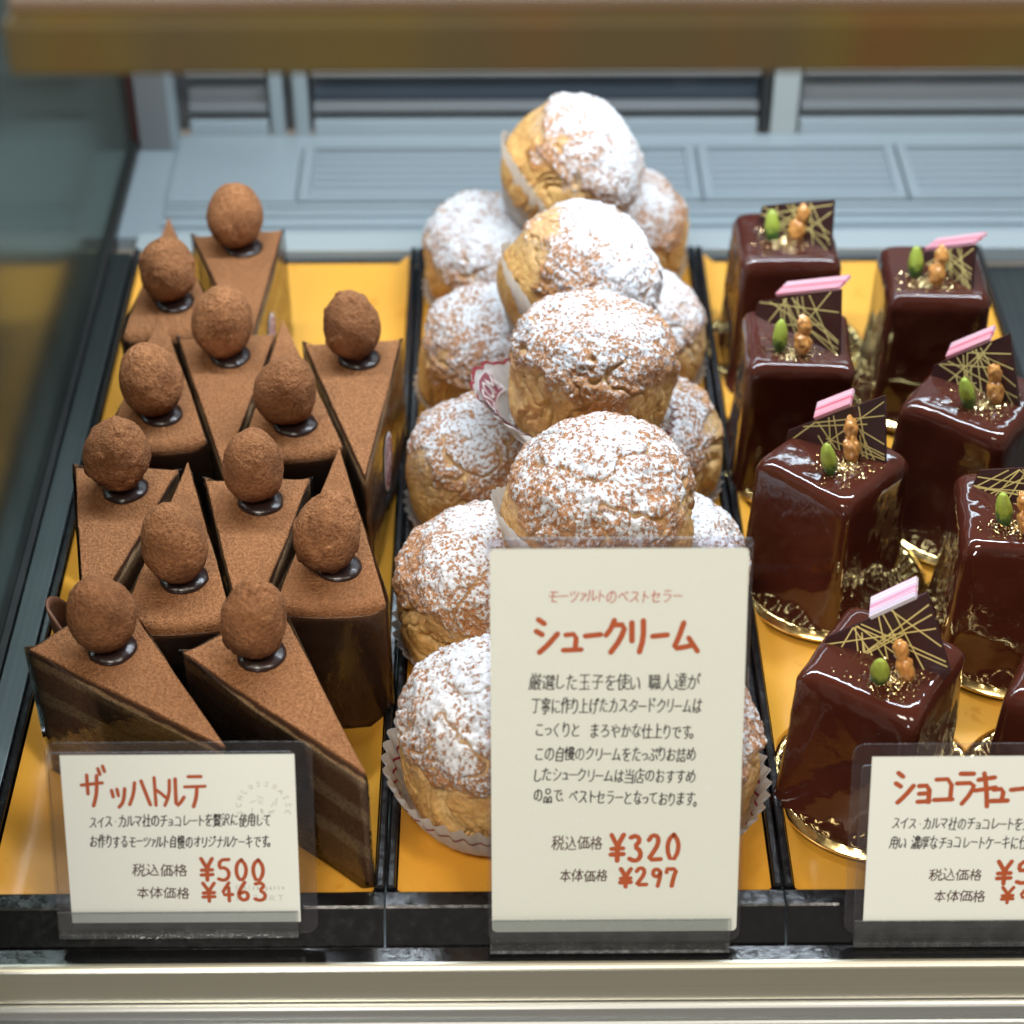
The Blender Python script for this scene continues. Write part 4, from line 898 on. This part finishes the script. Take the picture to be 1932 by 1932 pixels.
def plaque_parts(e, seed, ang, off, poly, slab):
    """square chocolate plaque standing in the top; poly in (s along, t up) metres above the glaze"""
    rng = random.Random(seed); th = .0017
    piv = empty_part = None
    Mx = Matrix.Translation((off[0], off[1], CH + .0008)) @ Matrix.Rotation(R(ang), 4, 'Z') @ Matrix.Rotation(R(-14), 4, 'X')
    def w(s, tt, d): return Mx @ Vector((s, d, tt))
    bm = bmesh.new(); n = len(poly)
    fr = [bm.verts.new(w(s, tt, -th / 2)) for s, tt in poly]; bk = [bm.verts.new(w(s, tt, th / 2)) for s, tt in poly]
    bm.faces.new(fr); bm.faces.new(bk[::-1])
    for k in range(n): bm.faces.new((fr[k], bk[k], bk[(k + 1) % n], fr[(k + 1) % n]))
    pl = link("chocolate_plaque", bm_mesh("chocolate_plaque", bm), e, ["dark_plaque"])
    # gold lines clipped to the plaque (convex polygon)
    bm = bmesh.new(); P = [np.array(p) for p in poly]
    cx = sum(p[0] for p in P) / n; cy = sum(p[1] for p in P) / n
    for k in range(17):
        a = rng.choice([0.35, 0.9, 1.25, 1.9, 2.3, 2.75, 2.95]) + rng.uniform(-.12, .12)
        o_ = np.array([cx + rng.uniform(-.014, .014), cy + rng.uniform(-.002, .012)]); dd = np.array([math.cos(a), math.sin(a)])
        t0, t1 = -1., 1.; ok = True; area_ = sum(P[i][0] * P[(i + 1) % n][1] - P[(i + 1) % n][0] * P[i][1] for i in range(n)); sg = 1 if area_ > 0 else -1
        for i in range(n):
            ed = P[(i + 1) % n] - P[i]; nn = np.array([-ed[1], ed[0]]) * sg; nn = nn / np.linalg.norm(nn)
            dist = (o_ - P[i]) @ nn - .0005; sp = dd @ nn
            if abs(sp) < 1e-9:
                if dist < 0: ok = False
            elif sp > 0: t0 = max(t0, -dist / sp)
            else: t1 = min(t1, -dist / sp)
        if ok and t1 - t0 > .006:
            if rng.random() < .35: t1 -= (t1 - t0) * rng.uniform(.2, .5)
            nrm = np.array([-dd[1], dd[0]]) * .00028; q = [o_ + dd * t0 + nrm, o_ + dd * t0 - nrm, o_ + dd * t1 - nrm, o_ + dd * t1 + nrm]
            bm.faces.new([bm.verts.new(w(a_, b_, -th / 2 - .00006 - k * .000006)) for a_, b_ in q])
    link("gold_lines", bm_mesh("gold_lines", bm), pl, ["gold_line"])
    if slab:
        (sa, ta), (sb, tb) = slab
        d = Vector((sb - sa, 0, tb - ta)); L = d.length; d.normalize()
        loc = Mx @ Matrix.Translation((sa, 0, ta)) @ Matrix.Rotation(-math.atan2(tb - ta, sb - sa), 4, 'Y')
        o = box_obj("striped_chocolate", (0, L, -.0010, .0115, .0003, .0021), ["lilac_stripes" if seed == 56 else "pink_stripes"], e, bev=.0002)
        o.matrix_local = loc @ Matrix.Rotation(R(17), 4, 'X')
def nut_mesh(seed):
    D, F = ICO4; parts = []
    VV, FF = [], []; base = 0; rng = random.Random(seed)
    for (cz, sx, sz, ox) in ((.0060, .0043, .0068, -.0007), (.0150, .0035, .0056, .0011)):
        r = 1 + .34 * fbm(D * 2.0, 4, seed + int(cz * 1e4)); V = D * r[:, None] * np.array([sx, sx * .85, sz]) + np.array([ox, 0, cz]); VV.append(V); FF += [tuple(i + base for i in f) for f in F]; base += len(V)
    return mesh_np("caramel_nut", np.vstack(VV), FF)
def pist_mesh(seed):
    D, F = ICO4; ang = np.arctan2(D[:, 1], D[:, 0]); r = 1 + .06 * fbm(D * 2, 2, seed) - .07 * np.exp(-((np.abs(ang) - 1.57) / .12) ** 2)
    V = D * r[:, None] * np.array([.0039, .0035, .0092]); V[:, :2] *= (1 - .12 * V[:, 2:3] / .0092); V[:, 2] += .0080
    return mesh_np("pistachio", V, F)
NUT = [nut_mesh(k) for k in (1, 2, 3)]; PIS = [pist_mesh(k) for k in (4, 5)]
for m_ in NUT: m_.materials.append(M["caramel_nut"])
for m_ in PIS: m_.materials.append(M["pistachio"])
def dust(e, seed, c, rad, turn):
    rng = random.Random(seed); bm = bmesh.new()
    for k in range(760):
        r = abs(rng.gauss(0, rad)); a = rng.uniform(0, 6.283); x = c[0] + r * math.cos(a) * 1.25; y = c[1] + r * math.sin(a)
        m = max(abs(x * math.cos(turn) + y * math.sin(turn)), abs(-x * math.sin(turn) + y * math.cos(turn)))
        if m > .0238: continue
        z = CH + .0015 - .0042 * max(0, (m - .0185) / .0053) ** 2
        s = rng.choice((.00016, .00022, .00030, .00044)); rot = Euler((rng.uniform(-.9, .9), rng.uniform(-.9, .9), rng.uniform(0, 6.28))).to_matrix()
        vs = [bm.verts.new(Vector((x, y, z)) + rot @ Vector(q)) for q in ((-s, -s * .6, 0), (s, -s * .7, 0), (s * .8, s, 0), (-s * .7, s * .8, 0), )]
        top = bm.verts.new(Vector((x, y, z)) + rot @ Vector((0, 0, s * .5)))
        for q in range(4): bm.faces.new((vs[q], vs[(q + 1) % 4], top))
        bm.faces.new(vs[::-1])
    o = link("gold_dust", bm_mesh("gold_dust", bm), e, ["gold_flake"]); o["kind"] = "stuff"
DIAG = [(-.031, .001), (-.024, -.006), (.030, -.006), (.031, .002), (.0095, .0332), (-.022, .0066)]
CUBES = [ # x, y, turn, scale, plaque angle, offset, outline (mm), pink piece (mm), pistachio, nut, label
    (.1962, .3728, 1, 1.0, -38.8, (4.3, -1.9), [(-22.6, -6), (22.6, -6), (16.6, 26.3), (-22.3, 9.6)], None, (-7.9, -5.5), (3.9, -6.0), "rearmost glazed chocolate cake, its plaque without any pink piece"),
    (.2676, .3393, -2, 1.0, -50, (6.0, -6.2), [(-16.8, -6), (16.8, -6), (9.2, 21.8), (-17.4, 6.2)], [(-17, 6.6), (9.2, 21.8)], (-10.8, -6.5), (-1.0, -14.0), "glazed chocolate cake at the back right with a red striped piece on its plaque"),
    (.1919, .2807, -3, 1.0, -42.5, (.8, .8), [(-26.6, -6), (25, -6), (15, 31.3), (-27, 7.5)], [(-17.6, 14), (14.6, 30.8)], (-10.5, -11.5), (1.5, -14.5), "glazed chocolate cake just in front of the rearmost glazed cake, a pistachio on top"),
    (.2701, .2350, -36, 1.06, -33.7, (-.5, 2.5), [(-22, -6), (25, -6), (9.1, 32.1), (-22, 5)], [(-16.3, 10.2), (1.6, 25.7)], (-5.0, -10.0), (8.6, -6.5), "glazed chocolate cake turned corner-on at the right with a pale caramel nut"),
    (.1971, .1876, -43, 1.0, -26, (1.5, 6.0), [(-23, -6), (25, -6), (17.3, 31.5), (-23, 2.5)], [(-11.5, 11.0), (3.4, 22.2)], (-2.8, -11.0), (8.6, -2.0), "tall glazed chocolate cake beside the tall card, its corner facing the viewer"),
    (.2745, .1500, -6, 1.06, -40, (1.5, .5), [(-27, -6), (27, -6), (19, 31), (-25, 8)], None, (-9.5, -9.0), (-.5, -15.0), "glazed chocolate cake with a wide plaque, half cut off by the photo's right edge"),
    (.2000, .0575, -33, 1.03, -23.1, (3.0, -.5), [(-27, -6), (21, -6), (24, 2), (8.7, 33.6), (-21.5, 6.8), (-27, 2.0)], [(-10.5, 15.6), (5.5, 30.0)], (-3.4, -12.3), (8.2, -10.5), "front glazed chocolate cake rising behind the right price card"),
    (.2790, .0480, -28, 1.0, -40, (4.0, 8.0), [(-27, -6), (27, -6), (17.3, 31.5), (-26, .5)], None, (.0, -6.0), (8.0, -5.0), "glazed chocolate cake at the lower right corner, mostly cut off by the edge")]
for i, (x, y, tn, sc, pa, po, poly, slab, pp, npos, lab) in enumerate(CUBES):
    e = empty("glazed_cake", lab, "glazed cake", "glazed chocolate cakes on gold boards", (x, y, -.0028), (0, 0, 0))
    b = bpy.data.objects.new("gold_board", BOARD); COL.objects.link(b); b.parent = e; b.location = (.0055, .0030, 0)
    g = bpy.data.objects.new("glazed_body", GLM[i % 4]); COL.objects.link(g); g.parent = e; g.location = (0, 0, .0009); g.rotation_euler = (0, 0, R(tn + 90 * (i % 4))); g.scale = (sc, sc, 1)
    plaque_parts(e, 50 + i, pa, (po[0] * .001, po[1] * .001), [(a_ * .001, b_ * .001) for a_, b_ in poly], [(a_ * .001, b_ * .001) for a_, b_ in slab] if slab else None)
    pp = (pp[0] * .001, pp[1] * .001); npos = (npos[0] * .001, npos[1] * .001)
    p = bpy.data.objects.new("pistachio", PIS[i % 2]); COL.objects.link(p); p.parent = e; p.location = (*pp, CH + .0004); p.rotation_euler = (R(-18 + 5 * (i % 3)), R(6 * (i % 3) - 4), R(25 * i))
    q = bpy.data.objects.new("caramel_nut", NUT[i % 3]); COL.objects.link(q); q.parent = e; q.location = (*npos, CH + .0004); q.rotation_euler = (R(-16), R(8 - 5 * (i % 4)), R(15 * i))
    dust(e, 80 + i, ((pp[0] + npos[0]) / 2, (pp[1] + npos[1]) / 2 - .001), .0075, R(tn))

# ------------------------------------------------------------------ price cards
def rrect(x0, x1, y0, y1, r, n=6):
    P = []
    for cx, cy, a0 in ((x1 - r, y0 + r, -90), (x1 - r, y1 - r, 0), (x0 + r, y1 - r, 90), (x0 + r, y0 + r, 180)):
        for k in range(n + 1):
            a = R(a0 + 90 * k / n); P.append((cx + r * math.cos(a), cy + r * math.sin(a)))
    return P
def plate(name, outline, z0, z1, mats, parent, inner_edge=False):
    bm = bmesh.new(); n = len(outline)
    a = [bm.verts.new((x, y, z0)) for x, y in outline]; b = [bm.verts.new((x, y, z1)) for x, y in outline]
    bm.faces.new(a[::-1]); bm.faces.new(b)
    for k in range(n):
        f = bm.faces.new((a[k], a[(k + 1) % n], b[(k + 1) % n], b[k])); f.material_index = 1 if len(mats) > 1 else 0
    return link(name, bm_mesh(name, bm), parent, mats)
def ink(parent, name, mat, fn):
    bm = bmesh.new(); fn(bm); bm.transform(Matrix.Translation((0, 0, .00055))); return link(name, bm_mesh(name, bm), parent, [mat])
def card(label, x, y, z, lean=68):
    # local axes: x along the card, y up the card, z out of its face, all in metres
    return empty("price_card", label, "price card", "hand written price cards", (x, y, z), (R(lean), 0, 0))
mm = .001
ZA = [[(0, .66), (.98, .73)], [(.28, .98), (.28, .38)], [(.74, .96), (.70, .48), (.62, .24), (.50, .0)], [(.82, 1.18), (.90, 1.0)], [(1.05, 1.26), (1.12, 1.09)]]
TTU = [[(.05, .62), (.12, .38)], [(.36, .66), (.42, .42)], [(.80, .68), (.74, .36), (.62, .14), (.42, 0)]]
HA = [[(.30, .80), (.22, .42), (.0, .05)], [(.62, .86), (.80, .46), (1., .04)]]
TO = [[(.22, .92), (.24, .06)], [(.24, .56), (.56, .44), (.84, .30)]]
RU = [[(.30, .92), (.26, .42), (.0, .06)], [(.60, .96), (.58, .12), (.66, .06), (.84, .18), (1., .34)]]
TE = [[(.20, 1.0), (.82, 1.0)], [(0, .66), (1., .68)], [(.60, .64), (.54, .30), (.38, .0)]]
SHI = [[(.08, .98), (.30, .86)], [(.0, .64), (.22, .54)], [(.12, .02), (.42, .22), (.80, .56)]]
YU = [[(.14, .62), (.74, .66), (.66, .10)], [(.0, .08), (1., .10)]]
BAR = [[(.02, .46), (.98, .52)]]
KU = [[(.42, .98), (.28, .72), (.06, .52)], [(.38, .84), (.92, .84), (.70, .40), (.28, .0)]]
RI = [[(.14, .92), (.16, .36)], [(.74, .98), (.76, .44), (.56, .02)]]
MU = [[(.44, .96), (.24, .42), (.06, .10), (.52, .16), (.78, .22)], [(.64, .46), (.98, .02)]]
YO = [[(.06, .66), (.84, .68), (.82, .04)], [(.08, .36), (.80, .38)], [(.0, .05), (.88, .07)]]
KO = [[(.06, .84), (.88, .86), (.84, .08)], [(.0, .08), (.96, .10)]]
RA = [[(.22, 1.0), (.84, 1.0)], [(.06, .68), (.94, .70), (.76, .34), (.36, .0)]]
KI = [[(.12, .84), (.90, .92)], [(.0, .48), (.98, .58)], [(.38, 1.06), (.54, .54), (.62, -.06)]]
BU = [[(.0, .92), (.84, .92), (.74, .46), (.30, .0)], [(.90, 1.2), (.96, 1.06)], [(1.04, 1.24), (1.10, 1.1)]]
YEN = [[(.06, 1.0), (.48, .56)], [(.92, 1.0), (.48, .56), (.48, .0)], [(.06, .46), (.90, .48)], [(.02, .24), (.92, .26)]]
DIG = {"5": [[(.90, .98), (.20, .96), (.12, .56), (.50, .62), (.88, .44), (.82, .12), (.42, .0), (.04, .08)]],
       "0": [[(.56, .98), (.20, .80), (.10, .40), (.30, .06), (.60, .04), (.88, .30), (.90, .70), (.56, .98)]],
       "4": [[(.72, 1.0), (.08, .34), (.98, .36)], [(.70, .74), (.70, .0)]],
       "6": [[(.62, 1.0), (.22, .60), (.10, .28), (.34, .02), (.74, .06), (.88, .30), (.66, .50), (.24, .40)]],
       "3": [[(.12, .92), (.54, 1.0), (.80, .80), (.40, .56), (.84, .40), (.80, .10), (.40, .0), (.04, .10)]],
       "2": [[(.10, .80), (.34, 1.0), (.74, .94), (.78, .66), (.40, .30), (.04, .04), (.96, .06)]],
       "9": [[(.84, .80), (.46, 1.0), (.14, .76), (.36, .50), (.80, .62), (.86, .84), (.78, .40), (.62, .0)]],
       "7": [[(.06, .78), (.08, .96), (.92, .96), (.66, .50), (.52, .0)]]}
def title(bm, chars, boxes, w, rng):
    for S, (a, b, c, d) in zip(chars, boxes): strokes(bm, S, a * mm, b * mm, c * mm, d * mm, w * mm, rng)
def price(bm, text, x0, y, x1, h, w, rng):
    n = len(text); cw = (x1 - x0) / n
    for k, ch in enumerate(text):
        a = x0 + k * cw + cw * .10; b = a + cw * .76
        S = YEN if ch == "¥" else DIG[ch]; dy = rng.uniform(-.03, .03) * h
        strokes(bm, S, a * mm, (y - h / 2 + dy) * mm, b * mm, (y + h / 2 + dy) * mm, w * mm, rng)
def wr(bm, text, x0, y0, x1, y1, h, w, rng, **k): write(bm, text, x0 * mm, y0 * mm, x1 * mm, y1 * mm, h * mm, w * mm, rng, **k)

def small_card(e, ox, paper_box, sleeve, stand):
    px0, px1, py0, py1 = paper_box
    pp = plate("paper", [(px0 * mm, py0 * mm), (px1 * mm, py0 * mm), (px1 * mm, py1 * mm), (px0 * mm, py1 * mm)], .0001, .0004, ["card_paper"], e)
    s0, s1, t0, t1 = sleeve
    sl = plate("clear_sleeve", rrect(s0 * mm, s1 * mm, t0 * mm, t1 * mm, .005), -.0006, -.0002, ["sleeve", "acrylic_edge"], e)
    a0, a1, b0, b1 = stand
    ac = plate("acrylic_stand", rrect(a0 * mm, a1 * mm, b0 * mm, b1 * mm, .0015), -.0022, -.0009, ["acrylic", "acrylic_edge"], e)
    plate("front_lip", [(a0 * mm, b0 * mm), (a1 * mm, b0 * mm), (a1 * mm, (b0 + 11.5) * mm), (a0 * mm, (b0 + 11.5) * mm)], .0012, .0024, ["acrylic", "acrylic_edge"], ac)
    plate("lip_base", [(a0 * mm, (b0 - .0) * mm), (a1 * mm, b0 * mm), (a1 * mm, (b0 + 1.3) * mm), (a0 * mm, (b0 + 1.3) * mm)], -.0008, .0011, ["acrylic_edge"], ac)
    return pp
# --- left card
rg = random.Random(11)
e = card("small price card on the left reading 500 yen in front of the cake slices", 0, -.0168, -.0045)
pp = small_card(e, 0, (-123.4, -33.0, 7.0, 79.6), (-129.3, -26.2, 1.6, 84.6), (-128.6, -34.0, 1.0, 79.8))
def f(bm):
    x, y, w, h = -115.8, 57.2, 7.4, 13.6
    title(bm, [ZA, TTU, HA, TO, RU, TE], [(-115.8, 58.2, -107.5, 71.6), (-104.6, 57.6, -97.8, 69.2), (-97.6, 58, -89.6, 70.4), (-89.0, 57.4, -82.4, 71.2), (-84.0, 57.4, -76.4, 70.0), (-75.9, 57.6, -68.0, 70.4)], 1.4, rg)
ink(pp, "title_lettering", "red_marker", f)
def f(bm):
    price(bm, "¥500", -72.1, 30.2, -45.6, 9.4, 1.55, rg); price(bm, "¥463", -71.9, 20.4, -44.8, 8.0, 1.45, rg)
ink(pp, "price_lettering", "red_marker", f)
def f(bm):
    wr(bm, "スイス・カルマ社のチョコレートを贅沢に使用して", -113.9, 51.4, -42.9, 51.9, 5.6, .42, rg)
    wr(bm, "お作りするモーツァルト自慢のオリジナルケーキです。", -114.2, 42.8, -42.2, 42.4, 5.6, .42, rg)
ink(pp, "text_lettering", "black_ink", f)
def f(bm):
    wr(bm, "税込価格", -98.4, 30.3, -76.7, 30.2, 5.4, .42, rg); wr(bm, "本体価格", -97.4, 20.2, -76.2, 20.1, 5.2, .42, rg)
ink(pp, "price_caption", "brown_ink", f)
LAT = {"S": [[(.9, .85), (.5, 1), (.15, .8), (.8, .3), (.5, 0), (.1, .15)]], "C": [[(.95, .85), (.5, 1), (.05, .6), (.1, .2), (.5, 0), (.95, .15)]], "H": [[(.1, 1), (.1, 0)], [(.9, 1), (.9, 0)], [(.1, .5), (.9, .5)]], "L": [[(.1, 1), (.1, 0), (.9, 0)]],
       "O": [[(.5, 0), (.05, .5), (.5, 1), (.95, .5), (.5, 0)]], "G": [[(.95, .85), (.5, 1), (.05, .5), (.5, 0), (.95, .2), (.95, .5), (.6, .5)]], "A": [[(0, 0), (.5, 1), (1, 0)], [(.2, .35), (.8, .35)]], "E": [[(.9, 1), (.1, 1), (.1, 0), (.9, 0)], [(.1, .5), (.7, .5)]],
       "M": [[(0, 0), (0, 1), (.5, .4), (1, 1), (1, 0)]], "Z": [[(0, 1), (1, 1), (0, 0), (1, 0)]], "R": [[(0, 0), (0, 1), (.9, .85), (.8, .55), (0, .5), (1, 0)]], "T": [[(0, 1), (1, 1)], [(.5, 1), (.5, 0)]],
       "c": [[(.9, .5), (.5, .62), (.1, .3), (.5, 0), (.9, .12)]], "h": [[(.1, 1), (.1, 0)], [(.1, .5), (.6, .62), (.9, .4), (.9, 0)]], "l": [[(.5, 1), (.5, 0)]], "o": [[(.5, 0), (.1, .3), (.5, .62), (.9, .3), (.5, 0)]], "s": [[(.85, .55), (.4, .62), (.2, .45), (.8, .2), (.5, 0), (.1, .08)]],
       "g": [[(.9, .6), (.9, -.2), (.3, -.3)], [(.9, .5), (.4, .62), (.1, .3), (.5, 0), (.9, .15)]], "a": [[(.15, .55), (.6, .62), (.85, .4), (.85, 0)], [(.85, .35), (.3, .3), (.15, .1), (.5, 0), (.85, .15)]], "e": [[(.1, .3), (.9, .35), (.5, .62), (.1, .3), (.5, 0), (.9, .1)]]}
def f(bm):
    cx, cy, rr = -45.8, 57.4, 8.6; word = "SCHLOSSGASSE"
    for k, ch in enumerate(word):
        a = R(195 - k * 210 / (len(word) - 1)); ux, uy = math.sin(a), -math.cos(a)
        for st in LAT[ch]:
            ribbon(bm, [((cx + rr * math.cos(a) + (p - .5) * 1.7 * ux + q * 2.1 * math.cos(a)) * mm, (cy + rr * math.sin(a) + (p - .5) * 1.7 * uy + q * 2.1 * math.sin(a)) * mm) for p, q in st], .0003, 0)
    rr2 = random.Random(3)
    for k in range(16):   # worn crest inside the ring
        a = rr2.uniform(0, 6.28); r0 = rr2.uniform(1, 5.5); ribbon(bm, [((cx + r0 * math.cos(a)) * mm, (cy + r0 * math.sin(a)) * mm), ((cx + (r0 + 1.6) * math.cos(a + .5)) * mm, (cy + (r0 + 1.6) * math.sin(a + .5)) * mm)], .0003, 0)
    for text, x0, x1, y, h in (("Schlossgasse", -58.3, -38.3, 22.4, 2.0), ("MOZART", -57.8, -38.3, 17.6, 2.3)):
        cw = (x1 - x0) / len(text)
        for k, ch in enumerate(text):
            for st in LAT[ch]: ribbon(bm, [((x0 + k * cw + p * cw * .6) * mm, (y - h / 2 + q * h) * mm) for p, q in st], .00026, 0)
ink(pp, "faint_stamp", "grey_stamp", lambda bm: (f(bm), bm.transform(Matrix.Translation((0, 0, -.00009)))))
# --- middle card
rg = random.Random(12)
e = card("tall price card in the middle reading 320 yen in front of the cream puffs", 0, -.0205, -.0092)
pp = plate("paper", rrect(42.8 * mm, 139.6 * mm, 8.5 * mm, 169.0 * mm, .002), .0001, .0004, ["laminated_paper"], e)
sl = plate("clear_sleeve", rrect(41.2 * mm, 141.0 * mm, 4.0 * mm, 173.0 * mm, .004), -.0012, -.0002, ["sleeve", "acrylic_edge"], e)
plate("sleeve_rim", [(x_, y_) for x_, y_ in rrect(41.2 * mm, 141.0 * mm, 169.6 * mm, 173.0 * mm, .0016)], .0000, .0008, ["sleeve", "acrylic_edge"], sl)
ac = plate("acrylic_stand", rrect(42.2 * mm, 137.0 * mm, 2.2 * mm, 120 * mm, .0015), -.0028, -.0015, ["acrylic", "acrylic_edge"], e)
plate("front_lip", [(42.0 * mm, 1.6 * mm), (137 * mm, 1.6 * mm), (137 * mm, 15.0 * mm), (42.0 * mm, 15.0 * mm)], .0018, .0030, ["acrylic", "acrylic_edge"], ac)
plate("lip_base", [(42.0 * mm, 0.2 * mm), (137 * mm, 0.2 * mm), (137 * mm, 1.5 * mm), (42.0 * mm, 1.5 * mm)], -.0028, .0030, ["acrylic_edge"], ac)
def f(bm):
    title(bm, [SHI, YU, BAR, KU, RI, BAR, MU], [(60.2, 127.4, 70.2, 141.2), (70.4, 127.6, 77.2, 139.0), (78.6, 129.6, 84.6, 139.6), (86.0, 127.6, 94.6, 140.8), (95.2, 127.4, 102.4, 140.6), (104.0, 129.4, 109.8, 139.2), (111.4, 127.6, 121.4, 139.8)], 2.1, rg)
ink(pp, "title_lettering", "red_marker", f)
def f(bm):
    price(bm, "¥320", 88.6, 45.4, 117.4, 11.2, 1.9, rg); price(bm, "¥297", 92.6, 32.5, 116.6, 7.8, 1.75, rg)
ink(pp, "price_lettering", "red_marker", f)
ink(pp, "tagline_lettering", "red_ink", lambda bm: wr(bm, "モーツァルトのベストセラー", 64.4, 150.4, 115.0, 150.1, 5.6, .36, rg))
def f(bm):
    for tx, x0, y0, x1, y1, h in (("厳選した玉子を使い、職人達が", 57.4, 115.6, 122.5, 115.2, 6.8), ("丁寧に作り上げたカスタードクリームは", 58.2, 105.9, 123.6, 105.5, 6.6), ("こっくりと まろやかな仕上りです。", 59.5, 95.9, 122.5, 94.4, 6.2),
                                  ("この自慢のクリームをたっぷりお詰め", 59.5, 86.0, 121.9, 85.0, 6.2), ("したシュークリームは当店のおすすめ", 59.1, 77.0, 122.0, 75.8, 6.0), ("の品で、ベストセラーとなっております。", 59.1, 68.3, 124.2, 66.0, 6.2)):
        wr(bm, tx, x0, y0, x1, y1, h, .46, rg, lean=.06)
ink(pp, "text_lettering", "black_ink", f)
def f(bm):
    wr(bm, "税込価格", 66.3, 47.7, 86.2, 47.5, 6.2, .44, rg); wr(bm, "本体価格", 69.3, 33.3, 88.5, 33.2, 5.5, .44, rg)
ink(pp, "price_caption", "brown_ink", f)
# --- right card
rg = random.Random(13)
e = card("small price card cut off by the photo's right edge, before the glazed cakes", 0, -.0180, -.0062)
pp = small_card(e, 0, (190.0, 281.0, 8.2, 79.3), (182.6, 287.0, 2.0, 84.4), (186.6, 282.0, -2.6, 74.8))
def f(bm):
    title(bm, [SHI, YO, KO, RA, KI, YU, BAR, BU], [(199.8, 59.6, 208.4, 72.8), (208.6, 59.6, 213.8, 70.6), (215.0, 60.0, 222.4, 71.4), (223.0, 59.2, 231.0, 72.0), (230.8, 58.8, 238.8, 71.4), (237.0, 59.6, 243.6, 68.6), (244.6, 60.4, 250.2, 70.4), (251.2, 59.6, 258.6, 70.2)], 1.9, rg)
ink(pp, "title_lettering", "red_marker", f)
def f(bm):
    price(bm, "¥5", 241.0, 29.0, 256.6, 9.8, 1.7, rg); price(bm, "¥4", 243.6, 19.4, 256.6, 6.8, 1.4, rg)
ink(pp, "price_lettering", "red_marker", f)
def f(bm):
    wr(bm, "スイス・カルマ社のチョコレートを生地", 199.1, 51.1, 257.6, 50.2, 5.6, .42, rg); wr(bm, "用い、濃厚なチョコレートケーキに仕上", 198.7, 42.8, 256.6, 42.3, 5.9, .42, rg)
ink(pp, "text_lettering", "black_ink", f)
def f(bm):
    wr(bm, "税込価格", 215.0, 28.5, 236.1, 28.3, 5.4, .42, rg); wr(bm, "本体価格", 217.3, 19.0, 238.0, 18.9, 5.1, .42, rg)
ink(pp, "price_caption", "brown_ink", f)
